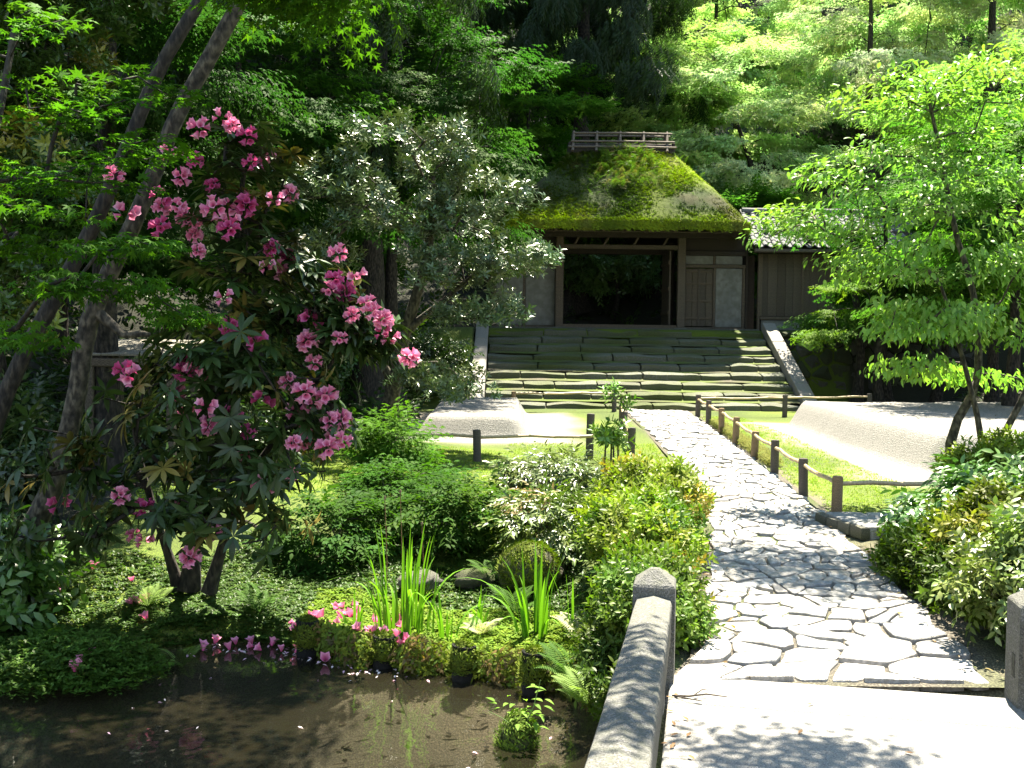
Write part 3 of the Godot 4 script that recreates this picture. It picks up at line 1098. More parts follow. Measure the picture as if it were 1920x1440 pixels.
	bx("beam", M.wood_dark_x, t, Vector3(0.2, 4.93, -29.33), Vector3(6.2, 5.13, -29.07))
	bx("lintel", M.wood_x, t, Vector3(1.442, 4.6, -29.28), Vector3(4.708, 4.72, -29.12))
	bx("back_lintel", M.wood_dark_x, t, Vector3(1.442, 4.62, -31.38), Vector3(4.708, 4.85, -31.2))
	bx("threshold", M.wood_grey_x, t, Vector3(1.442, TERRACE + 0.02, -29.3), Vector3(4.708, TERRACE + 0.14, -29.14))
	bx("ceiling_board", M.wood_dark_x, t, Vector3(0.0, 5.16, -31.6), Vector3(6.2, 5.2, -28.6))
	for k in 9:
		var p := MB.new()
		var x := 0.5 + 0.65 * k
		p.tube(PackedVector3Array([Vector3(x, 5.13, -29.3), Vector3(x, 4.98, -27.75)]), PackedFloat32Array([0.05, 0.045]), 8)
		part("rafter", p.done(), M.wood_grey, t)
	for k in 3:
		bx("batten", M.wood_x, t, Vector3(0.3, 5.07 - 0.05 * k, -28.98 + 0.45 * k), Vector3(5.9, 5.1 - 0.05 * k, -28.92 + 0.45 * k))
	for k in 4:                                        # slanting struts under the beam
		var p := MB.new()
		var x := 1.75 + 0.85 * k
		p.tube(PackedVector3Array([Vector3(x, 4.72, -29.2), Vector3(x + 0.12, 4.94, -29.2)]), PackedFloat32Array([0.035, 0.035]), 6)
		part("strut", p.done(), M.wood_grey, t)
	# open door leaf at the right of the passage, its planks one by one
	for k in 5:
		bx("door_plank", M.wood, t, Vector3(4.5 + 0.004 * (k % 2), TERRACE + 0.1, -29.62 - 0.29 * k), Vector3(4.55, 4.58, -29.336 - 0.29 * k), 0.006, 0.25)
	for y in [2.75, 3.45, 4.2]:
		bx("door_rail", M.wood_grey, t, Vector3(4.465, y, -30.78), Vector3(4.499, y + 0.1, -29.34))
	# bays on both sides
	for s in 2:
		var f := func(x: float) -> float: return x if s == 1 else 6.15 - x
		var q := func(called: String, m: Material, x0: float, x1: float, y0: float, y1: float, z: float, th: float) -> void:
			var a: float = (f as Callable).call(x0)
			var b: float = (f as Callable).call(x1)
			bx(called, m, t, Vector3(minf(a, b), y0, z - th / 2), Vector3(maxf(a, b), y1, z + th / 2))
		(q as Callable).call("wall_panel", M.plaster, 5.87, 6.63, TERRACE + 0.1, 4.1, -29.5, 0.08)
		(q as Callable).call("rail", M.wood_x, 4.932, 6.72, 4.11, 4.21, -29.5, 0.13)
		(q as Callable).call("upper_panel", M.plaster, 4.94, 5.78, 4.214, 4.46, -29.5, 0.06)
		(q as Callable).call("upper_panel", M.plaster, 5.86, 6.63, 4.214, 4.46, -29.5, 0.06)
		(q as Callable).call("stud", M.wood, 5.785, 5.855, 4.214, 4.46, -29.5, 0.1)
		(q as Callable).call("stud", M.wood, 5.79, 5.866, TERRACE + 0.1, 4.106, -29.5, 0.1)
		(q as Callable).call("rail", M.wood_dark_x, 4.932, 6.72, 4.464, 4.6, -29.5, 0.13)
		(q as Callable).call("dark_board", M.wood_dark_x, 4.932, 6.72, 4.604, 5.15, -29.55, 0.05)
		(q as Callable).call("sill", M.wood_x, 4.932, 6.72, TERRACE, TERRACE + 0.096, -29.5, 0.16)
		(q as Callable).call("corner_post", M.wood_grey, 6.635, 6.72, TERRACE + 0.1, 4.106, -29.5, 0.12)
		if s == 1:                                     # small plank door with ledges
			for k in 4:
				(q as Callable).call("side_door_plank", M.wood, 4.99 + 0.2 * k, 5.184 + 0.2 * k, TERRACE + 0.12, 4.09, -29.5, 0.04)
			for y in [2.62, 3.12, 3.62, 3.98]:
				(q as Callable).call("side_door_ledge", M.wood_grey_x, 4.99, 5.785, y, y + 0.06, -29.466, 0.028)
			(q as Callable).call("side_door_stile", M.wood, 5.35, 5.42, TERRACE + 0.12, 4.09, -29.45, 0.02)
		else:
			(q as Callable).call("wall_panel", M.plaster, 4.94, 5.785, TERRACE + 0.1, 4.1, -29.5, 0.08)
		bx("gable_board", M.wood_dark, t, Vector3(minf((f as Callable).call(6.73), (f as Callable).call(6.78)), TERRACE, -31.3), Vector3(maxf((f as Callable).call(6.73), (f as Callable).call(6.78)), 5.1, -29.4))

func side_building() -> void:
	var t := thing("plank_wing", "weathered plank wall with grey pantile roof joining the gate on the right", "building", Vector3(9.8, TERRACE, -29.1))
	var x := 7.06
	var k := 0
	bx("recess_plank", M.wood_dark, t, Vector3(6.8, TERRACE, -29.75), Vector3(7.05, 4.5, -29.7))
	while x < 13.0:
		var w := rnd(0.2, 0.27)
		bx("plank", M.wood, t, Vector3(x, 2.72, -29.07 + rnd(0, 0.008)), Vector3(x + w - 0.006, 4.5, -29.03 + rnd(0, 0.008)), 0.005, 0.28)
		if k % 5 == 0: bx("batten", M.wood_grey, t, Vector3(x - 0.03, 2.72, -29.018), Vector3(x + 0.04, 4.5, -28.98), 0.006)
		x += w
		k += 1
	bx("corner_post", M.wood_grey, t, Vector3(6.98, TERRACE, -29.1), Vector3(7.05, 4.5, -28.97))
	bx("sill_beam", M.wood_grey_x, t, Vector3(7.06, 2.62, -29.12), Vector3(13.0, 2.71, -28.96))
	for i in 5:
		bx("base_panel", M.plaster, t, Vector3(7.1 + 1.2 * i, TERRACE + 0.02, -29.08), Vector3(8.22 + 1.2 * i, 2.615, -29.0))
		bx("base_stud", M.wood, t, Vector3(8.225 + 1.2 * i, TERRACE, -29.1), Vector3(8.295 + 1.2 * i, 2.615, -28.97))
	bx("wall_back", M.wood_dark, t, Vector3(7.06, TERRACE, -29.3), Vector3(13.0, 5.2, -29.14))
	bx("eave_board", M.wood_x, t, Vector3(6.75, 4.51, -28.62), Vector3(13.1, 4.6, -28.5))
	# roof: pantiles laid one by one on a slope
	var mb := MB.new()
	var n := 8
	for j in 2:
		for i in n + 1:
			var u := float(i) / n
			var y := 0.05 * sin(u * TAU * 0.92 + 0.4) * (1.0 if u < 0.6 else 0.75)
			mb.vt(Vector3((u - 0.5) * 0.285, y + 0.03 * j, 0.155 * (2 * j - 1)), Color.WHITE)
	for i in n + 1:
		mb.vt(mb.v[n + 1 + i] + Vector3(0, -0.035, 0.004), Color(0.8, 0.8, 0.8))
	for i in n:
		mb.quad(i, n + 1 + i, n + 2 + i, i + 1)
		mb.quad(n + 1 + i, 2 * n + 2 + i, 2 * n + 3 + i, n + 2 + i)
	var tile := mb.done()
	var slope := atan2(1.12, 1.7)
	var mats := []
	for i in 4:
		var m: StandardMaterial3D = M.tile.duplicate()
		m.albedo_color = (vary(Color(0.13, 0.135, 0.14), 0.25)).linear_to_srgb()
		mats.append(m)
	var sb := MB.new()
	sb.box(Transform3D(Basis(Vector3.RIGHT, slope), Vector3(9.95, 5.08, -29.42)), Vector3(6.4, 0.06, 2.1), 0.01)
	part("roof_boarding", sb.done(), M.wood_dark_x, t)
	for j in 8:
		for i in 23:
			var f := (j + 0.4) / 7.0
			var p := Vector3(6.86 + 0.27 * i, 4.68 + 1.1 * f * 0.97, -28.52 - 1.7 * f * 0.97)
			part("roof_tile", tile, mats[R.randi() % 4], t, Transform3D(Basis(Vector3.RIGHT, slope) * Basis(UP, rnd(-0.015, 0.015)), p + Vector3(0, rnd(0, 0.008), 0)))
	for i in 2:
		var p := MB.new()
		p.tube(PackedVector3Array([Vector3(8.3 + 0.62 * i, 4.78, -28.5), Vector3(8.05 + 0.62 * i, 5.92, -30.2)]), PackedFloat32Array([0.05, 0.05]), 7)
		part("roof_pole", p.done(), M.wood, t)
	for i in 14:
		var p := MB.new()
		p.tube(PackedVector3Array([Vector3(6.75 + 0.45 * i, 5.86, -30.25), Vector3(7.21 + 0.45 * i, 5.86, -30.25)]), PackedFloat32Array([0.1, 0.092]), 10)
		part("ridge_tile", p.done(), M.tile, t)
	# low pale board roof seen through the rhododendron
	var b := thing("garden_shelter", "low pale board roof on posts half hidden behind the rhododendron", "shelter", Vector3(-4.6, 0.3, -13.0))
	for i in 5:
		bx("roof_board", M.wood_pale, b, Vector3(-5.3 + 0.24 * i, 0, -0.55), Vector3(-5.07 + 0.24 * i, 0.03, 0.55), 0.006, 0.2)
	for c in b.get_children():
		c.transform = Transform3D(Basis(Vector3.RIGHT, 0.16), Vector3(0, 1.82, -13.0) - b.position)
	bx("eave_beam", M.wood_x, b, Vector3(-5.32, 1.6, -12.52), Vector3(-4.08, 1.7, -12.44))
	for e in 4: bx("post", M.wood, b, Vector3([-5.25, -4.25][e % 2], 0.0, [-12.53, -13.45][e / 2]), Vector3([-5.15, -4.15][e % 2], [1.6, 1.8][e / 2], [-12.43, -13.35][e / 2]))

# ---------------------------------------------------------------- leaves
func sprig(fn: Callable) -> ArrayMesh:
	var mb := MB.new()
	(fn as Callable).call(mb)
	return mb.done()

func leaves() -> void:
	LEAF.maple = sprig(func(mb): mb.star(Transform3D(), 0.075, 7, Color.WHITE, 0.25))
	for big in 2:
		LEAF["maple_spray" + ["", "_far"][big]] = sprig(func(mb):
			for k in [9, 11][big]:
				var t: float = 0.05 + 0.05 * k
				var s := 1.0 if k % 2 else -1.0
				var dir := Vector3(0.7 + rnd(-0.2, 0.2), rnd(-0.25, 0.05), s * rnd(0.5, 1.0))
				mb.star(Transform3D(frame(dir, Vector3(rnd(-0.35, 0.35), 1, rnd(-0.35, 0.35))), Vector3(t * 0.9, rnd(-0.03, 0.02), s * rnd(0.0, 0.09))), rnd(0.06, 0.085) * [1.0, 1.25][big], [7, 5][big], vary(Color.WHITE, 0.15), 0.25))
	LEAF.ever = sprig(func(mb):
		for k in 9:
			var a := k * 2.4
			var up := 0.15 + 0.09 * k
			mb.leaf(Transform3D(frame(Vector3(cos(a), up, sin(a)), UP + Vector3(cos(a), 0, sin(a)) * -0.4), Vector3(0, 0.012 * k, 0)), rnd(0.075, 0.105), rnd(0.028, 0.036), 0.22, 0.12, 4, vary(Color.WHITE, 0.15)))
	LEAF.small = sprig(func(mb):
		for k in 10:
			var a := k * 2.4
			mb.leaf(Transform3D(frame(Vector3(cos(a), 0.25 + 0.1 * k, sin(a)), UP), Vector3(0, 0.012 * k, 0)), rnd(0.04, 0.06), rnd(0.017, 0.023), 0.25, 0.2, 3, vary(Color.WHITE, 0.2)))
	LEAF.oval_spray = sprig(func(mb):
		for k in 9:
			var s := 1.0 if k % 2 else -1.0
			mb.leaf(Transform3D(frame(Vector3(0.8, rnd(-0.3, 0.15), s * rnd(0.5, 1.0)), Vector3(rnd(-0.3, 0.3), 1, rnd(-0.3, 0.3))), Vector3(0.035 * k, rnd(-0.02, 0.02), 0)), rnd(0.075, 0.11), rnd(0.035, 0.05), 0.2, 0.25, 3, vary(Color.WHITE, 0.18)))
	LEAF.willow_spray = sprig(func(mb):          # narrow leaves, nandina and bamboo-like
		for k in 9:
			var s := 1.0 if k % 2 else -1.0
			mb.leaf(Transform3D(frame(Vector3(0.9, rnd(-0.3, 0.3), s * rnd(0.4, 0.9)), Vector3(rnd(-0.3, 0.3), 1, rnd(-0.3, 0.3))), Vector3(0.025 * k, rnd(-0.02, 0.02), 0)), rnd(0.06, 0.09), rnd(0.016, 0.022), 0.2, 0.25, 3, vary(Color.WHITE, 0.18)))
	LEAF.dog = sprig(func(mb): mb.leaf(Transform3D(), 0.125, 0.052, 0.25, 0.35, 5))
	LEAF.rhodo = sprig(func(mb): mb.leaf(Transform3D(), 0.175, 0.046, 0.18, 0.22, 5, Color.WHITE, 1.05))
	LEAF.rhodo_rosette = sprig(func(mb):
		for k in 10:
			var a := k * 2.4 + rnd(-0.2, 0.2)
			mb.leaf(Transform3D(frame(Vector3(cos(a), rnd(-0.25, 0.3), sin(a)), UP), Vector3.ZERO), rnd(0.13, 0.19), rnd(0.038, 0.05), 0.18, 0.22, 5, vary(Color.WHITE, 0.2), 1.05))
	LEAF.cedar = sprig(func(mb):
		for k in 22:
			var t := k / 22.0
			var a := k * 2.4
			mb.leaf(Transform3D(frame(Vector3(0.75, 0.45 * cos(a) - 0.25, 0.6 * sin(a)), UP), Vector3(t * 0.4, -0.12 * t * t, 0)), rnd(0.1, 0.15), 0.022, 0.1, 0.4, 2, vary(Color.WHITE, 0.2)))
	LEAF.pine = sprig(func(mb):
		for k in 40:
			var d := Vector3(rnd(0.1, 1), rnd(-0.6, 0.9), rnd(-1, 1))
			mb.leaf(Transform3D(frame(d, UP), Vector3.ZERO), rnd(0.1, 0.15), 0.004, 0.0, 0.25, 2, vary(Color.WHITE, 0.2)))
	for big in 2:
		LEAF["frond" + ["", "_small"][big]] = sprig(func(mb):
			var L: float = [0.5, 0.16][big]
			var n: int = [22, 9][big]
			for k in n:
				var t := (k + 1.0) / n
				var p := Vector3(t * L, 0.28 * L * sin(t * 2.4), 0)
				var w := L * 0.3 * sin(PI * pow(1.0 - t * 0.93, 1.3)) + 0.004
				for s in [-1.0, 1.0]:
					mb.leaf(Transform3D(frame(Vector3(0.45, -0.1, s), UP), p), w, L * 0.035, 0.1, 0.15, 3)
			mb.tube(PackedVector3Array([Vector3.ZERO, Vector3(L * 0.5, 0.28 * L * sin(1.2), 0), Vector3(L, 0.28 * L * sin(2.4), 0)]), PackedFloat32Array([0.003, 0.002, 0.001]), 4))
	LEAF.tuft_small = sprig(func(mb):
		for k in 7:
			mb.leaf(Transform3D(frame(Vector3(rnd(-1, 1), rnd(0.4, 1.3), rnd(-1, 1)), UP), Vector3(rnd(-0.025, 0.025), 0, rnd(-0.025, 0.025))), rnd(0.025, 0.05), 0.01, 0.2, 0.3, 2, vary(Color.WHITE, 0.2)))
	LEAF.sprout = sprig(func(mb):
		for k in 7:
			var a := k * 2.4
			mb.leaf(Transform3D(frame(Vector3(cos(a), rnd(0.2, 1.3), sin(a)), UP), Vector3(rnd(-0.03, 0.03), rnd(0, 0.03), rnd(-0.03, 0.03))), rnd(0.025, 0.045), rnd(0.012, 0.02), 0.15, 0.3, 3, vary(Color.WHITE, 0.2)))
	LEAF.grass = sprig(func(mb):
		for k in 8:
			var a := rnd(0, TAU)
			mb.leaf(Transform3D(frame(Vector3(cos(a) * 0.4, 1.0, sin(a) * 0.4), Vector3(-cos(a), 0.4, -sin(a))), Vector3(rnd(-0.02, 0.02), 0, rnd(-0.02, 0.02))), rnd(0.05, 0.12), 0.006, 0.1, 0.35, 3, vary(Color.WHITE, 0.2), 1.3))
	# a truss of bell flowers
	for k in 3:
		LEAF["truss_%d" % k] = sprig(func(mb):
			var n: int = [11, 8, 5][k]
			for i in n:
				var a := i * 2.4 + k
				var e := 1.35 - 1.9 * i / n
				var ax := Vector3(cos(a) * cos(e), sin(e) - 0.25, sin(a) * cos(e)).normalized() + Vector3(rnd(-0.25, 0.25), rnd(-0.3, 0.1), rnd(-0.25, 0.25))
				flower(mb, ax * rnd(0.028, 0.05), ax.normalized(), rnd(0.05, 0.066)))
	LEAF.blossom = sprig(func(mb): flower(mb, Vector3.ZERO, Vector3(0.3, 0.9, 0.1).normalized(), 0.07))

func flower(mb: MB, at: Vector3, ax: Vector3, L: float) -> void:
	var b := frame(ax, Vector3(0.2, 0.5, 0.7))
	var deep := Color(0.62, 0.09, 0.26)
	var pale := Color(0.86, 0.36, 0.53).lerp(Color(0.9, 0.55, 0.68), rnd(0, 0.7))
	var rings := []
	for r in 4:
		var ring: Array[int] = []
		for j in 10:
			var a := TAU * j / 10.0
			var lob: float = 1.0 if j % 2 == 0 else [1.0, 0.97, 0.92, 0.8][r]
			var rr: float = [0.009, 0.022, 0.034, 0.05][r] * lob * L / 0.075 * (1.0 if r < 3 else rnd(0.82, 1.2))
			var x: float = [0.0, 0.4, 0.75, 1.0][r] * L * (1.0 if j % 2 == 0 or r < 3 else 0.86)
			ring.append(mb.vt(at + b * Vector3(x, cos(a) * rr, sin(a) * rr), deep.lerp(pale, r / 3.0) * rnd(0.85, 1.1)))
		rings.append(ring)
	for r in 3:
		for j in 10:
			mb.quad(rings[r][j], rings[r][(j + 1) % 10], rings[r + 1][(j + 1) % 10], rings[r + 1][j])

# ---------------------------------------------------------------- trees and shrubs
func smooth_line(pts: Array, step: float) -> PackedVector3Array:
	var cv := Curve3D.new()
	for k in pts.size():
		var t: Vector3 = (pts[mini(k + 1, pts.size() - 1)] - pts[maxi(k - 1, 0)]) / 6.0
		cv.add_point(pts[k], -t, t)
	var n := maxi(2, int(cv.get_baked_length() / step))
	var o := PackedVector3Array()
	for k in n + 1: o.append(cv.sample_baked(cv.get_baked_length() * k / n, true))
	return o

# trunks: [[points, thick, thin], ...]; tips: where twigs end. Gives back the twig ends with their directions.
func limbs(t: Node3D, trunks: Array, tips: PackedVector3Array, bark: Material, twig: float, from := 0.35, step := 0.3) -> Array:
	var pos := PackedVector3Array()
	var up := PackedInt32Array()
	var isb := PackedByteArray()
	for tr in trunks:
		var line := smooth_line(tr[0], step)
		var rad := PackedFloat32Array()
		var n := line.size()
		for k in n:
			var f := float(k) / (n - 1)
			rad.append(lerpf(tr[1], tr[2], pow(f, 0.85)) * (1.0 + 0.7 * exp(-f * n * step * 3.0)))
			if k > 0 and k < n - 1: line[k] += Vector3(N1.get_noise_3dv(line[k] * 9.0), 0, N1.get_noise_3dv(line[k] * 9.0 + Vector3(30, 0, 0))) * tr[1] * 0.5
		var mb := MB.new()
		mb.tube(line, rad, 12 if tr[1] > 0.05 else 7, Color.WHITE, 0.05)
		part("trunk", mb.done(), bark, t)
		for k in n:
			if float(k) / n < from: continue
			pos.append(line[k])
			up.append(-1)
			isb.append(0)
	var order := []
	for k in tips.size():
		var best := 1e9
		for q in pos: best = minf(best, q.distance_squared_to(tips[k]))
		order.append([best, k])
	order.sort_custom(func(a, b): return a[0] < b[0])
	var chains := []
	var ends := []
	for e in order:
		var tip: Vector3 = tips[e[1]]
		var best := 1e9
		var at := 0
		for k in pos.size():
			var d := pos[k].distance_to(tip) + 0.8 * maxf(0.0, pos[k].y - tip.y)
			if d < best:
				best = d
				at = k
		var L := pos[at].distance_to(tip)
		var n := maxi(1, int(ceil(L / (step * 1.2))))
		var chain := [at]
		var last := at
		for k in range(1, n + 1):
			var f := float(k) / n
			var p := pos[at].lerp(tip, f) + UP * sin(PI * f) * 0.1 * L
			if k < n: p += ball() * 0.06 * L
			pos.append(p)
			up.append(last)
			isb.append(1)
			last = pos.size() - 1
			chain.append(last)
		chains.append(chain)
		ends.append([tip, (tip - pos[chain[chain.size() - 2]]).normalized()])
	var count := PackedFloat32Array()
	count.resize(pos.size())
	for ch in chains: count[ch[ch.size() - 1]] += 1.0
	for k in range(pos.size() - 1, -1, -1):
		if up[k] >= 0: count[up[k]] += count[k]
	# every limb that leaves a trunk is a part of its own where there are few of them, with what grows on it
	var root := PackedInt32Array()
	root.resize(pos.size())
	var limbs_at := {}
	for k in pos.size():
		root[k] = -1 if isb[k] == 0 else (k if isb[up[k]] == 0 else root[up[k]])
		if root[k] == k: limbs_at[k] = MB.new()
	var joined := MB.new()
	for ch in chains:
		var line := PackedVector3Array()
		var rad := PackedFloat32Array()
		for k in ch.size():
			line.append(pos[ch[k]])
			rad.append(twig * pow(maxf(1.0, count[ch[maxi(k, 1)]]), 0.42))
		if line[0].distance_to(line[1]) > 0.005:
			var mb: MB = limbs_at[root[ch[1]]] if limbs_at.size() <= 12 else joined
			mb.tube(line, rad, 6 if rad[0] > 0.02 else 4, Color.WHITE, 0.0, false)
	for k in limbs_at:
		if limbs_at[k].v.size(): part("branch", limbs_at[k].done(), bark, t)
	if joined.v.size(): tag(part("branches", joined.done(), bark, t), "", "", "", "stuff")
	return ends

func in_blobs(blobs: Array) -> PackedVector3Array:
	var o := PackedVector3Array()
	for b in blobs:
		for k in b[2]:
			var p := ball()
			p = p.normalized() * pow(p.length(), 0.55)
			if p.y < -0.5: p.y *= 0.5
			o.append(b[0] + p * b[1])
	return o

# o: leaf, lmat, per, spread, smin, smax, mode, col, vari, warm, singles
func foliage(t: Node3D, ends: Array, mid: Vector3, o: Dictionary) -> void:
	var xf: Array[Transform3D] = []
	var cs := PackedColorArray()
	var spread: Vector3 = o.spread
	var warm: float = o.get("warm", 0.12)
	for e in ends:
		var tip: Vector3 = e[0]
		var out: Vector3 = (tip - mid)
		out.y *= 0.4
		out = out.normalized()
		var tone := vary(o.col, o.get("vari", 0.25), warm)
		if o.has("col2") and R.randf() < o.get("mix2", 0.3): tone = vary(o.col2, o.get("vari", 0.25), warm)
		var hub := tip
		var axis := UP
		for k in o.per:
			var p := tip + ball() * spread
			var dir: Vector3
			var nrm: Vector3
			match o.mode:
				"flat":
					dir = out * 0.7 + Vector3(rnd(-1, 1), rnd(-0.35, 0.1), rnd(-1, 1))
					nrm = UP + ball() * 0.5
				"whorl":                       # leaves round the end of a twig
					if k % 9 == 0:
						hub = p
						axis = (out * 0.7 + UP * rnd(0.2, 0.9) + ball() * 0.7).normalized()
					p = hub
					var sp := axis.cross(Vector3(0.3, 0.1, 0.9)).normalized().rotated(axis, k * 2.4 + rnd(-0.3, 0.3))
					dir = sp + axis * rnd(-0.1, 0.55) + UP * -0.2
					nrm = axis + UP * 0.3
				"lean":                        # sprays that dip towards the outside
					dir = out * 0.9 + Vector3(rnd(-1, 1), rnd(-0.6, 0.0), rnd(-1, 1))
					nrm = UP * 0.8 + out * 0.55 + ball() * 0.5
				"rose":
					nrm = out * 0.5 + UP * 0.8 + ball() * 0.7
					dir = ball() + Vector3(0.01, 0, 0)
				"droop":
					dir = out * 0.6 + Vector3(rnd(-0.8, 0.8), rnd(-0.9, 0.25), rnd(-0.8, 0.8))
					nrm = UP * 0.9 + out * 0.3 + ball() * 0.6
				_:
					dir = out * 0.4 + Vector3(rnd(-0.4, 0.4), rnd(-1.0, -0.2), rnd(-0.4, 0.4))
					nrm = out + UP * 0.4 + ball() * 0.3
			xf.append(Transform3D(frame(dir, nrm).scaled(Vector3.ONE * rnd(o.smin, o.smax)), p))
			cs.append(vary(tone, 0.16, 0.05))
	var singles: int = o.get("singles", 0)
	if singles > 0:
		var eye := Vector3(0, 2, 0)
		var ord := []
		for k in xf.size(): ord.append([eye.distance_squared_to(xf[k].origin) + rnd(0, 3.0), k])
		ord.sort_custom(func(a, b): return a[0] < b[0])
		var mats := []
		for k in 4:
			var m: StandardMaterial3D = o.lmat.duplicate()
			m.albedo_color = vary(o.col, 0.3, 0.1).linear_to_srgb()
			mats.append(m)
		var rx: Array[Transform3D] = []
		var rc := PackedColorArray()
		for k in ord.size():
			var q: int = ord[k][1]
			if k < singles:
				part("leaf", o.leaf, mats[k % 4], t, xf[q])
			else:
				rx.append(xf[q])
				rc.append(cs[q])
		xf = rx
		cs = rc
	if xf.size(): many(o.get("part", "foliage"), o.leaf, o.lmat, t, xf, cs)

func plant(called: String, label: String, category: String, trunks: Array, blobs: Array, o: Dictionary, group := "") -> Node3D:
	var base: Vector3 = trunks[0][0][0]
	var t := thing(called, label, category, base, group)
	var mid := Vector3.ZERO
	for b in blobs: mid += b[0] / blobs.size()
	var ends := limbs(t, trunks, in_blobs(blobs), M[o.get("bark", "bark")], o.get("twig", 0.008), o.get("from", 0.35), o.get("step", 0.3))
	foliage(t, ends, mid, o)
	return t

func kind(leaf: String, lmat: String, mode: String, per: int, spread: Vector3, size: float, col: Color, more := {}) -> Dictionary:
	var d := {"leaf": LEAF[leaf], "lmat": M[lmat], "mode": mode, "per": per, "spread": spread, "smin": size * 0.75, "smax": size * 1.25, "col": col}
	d.merge(more, true)
	return d

# ---------------------------------------------------------------- near plants
func V(x: float, y: float, z: float) -> Vector3: return Vector3(x, y, z)

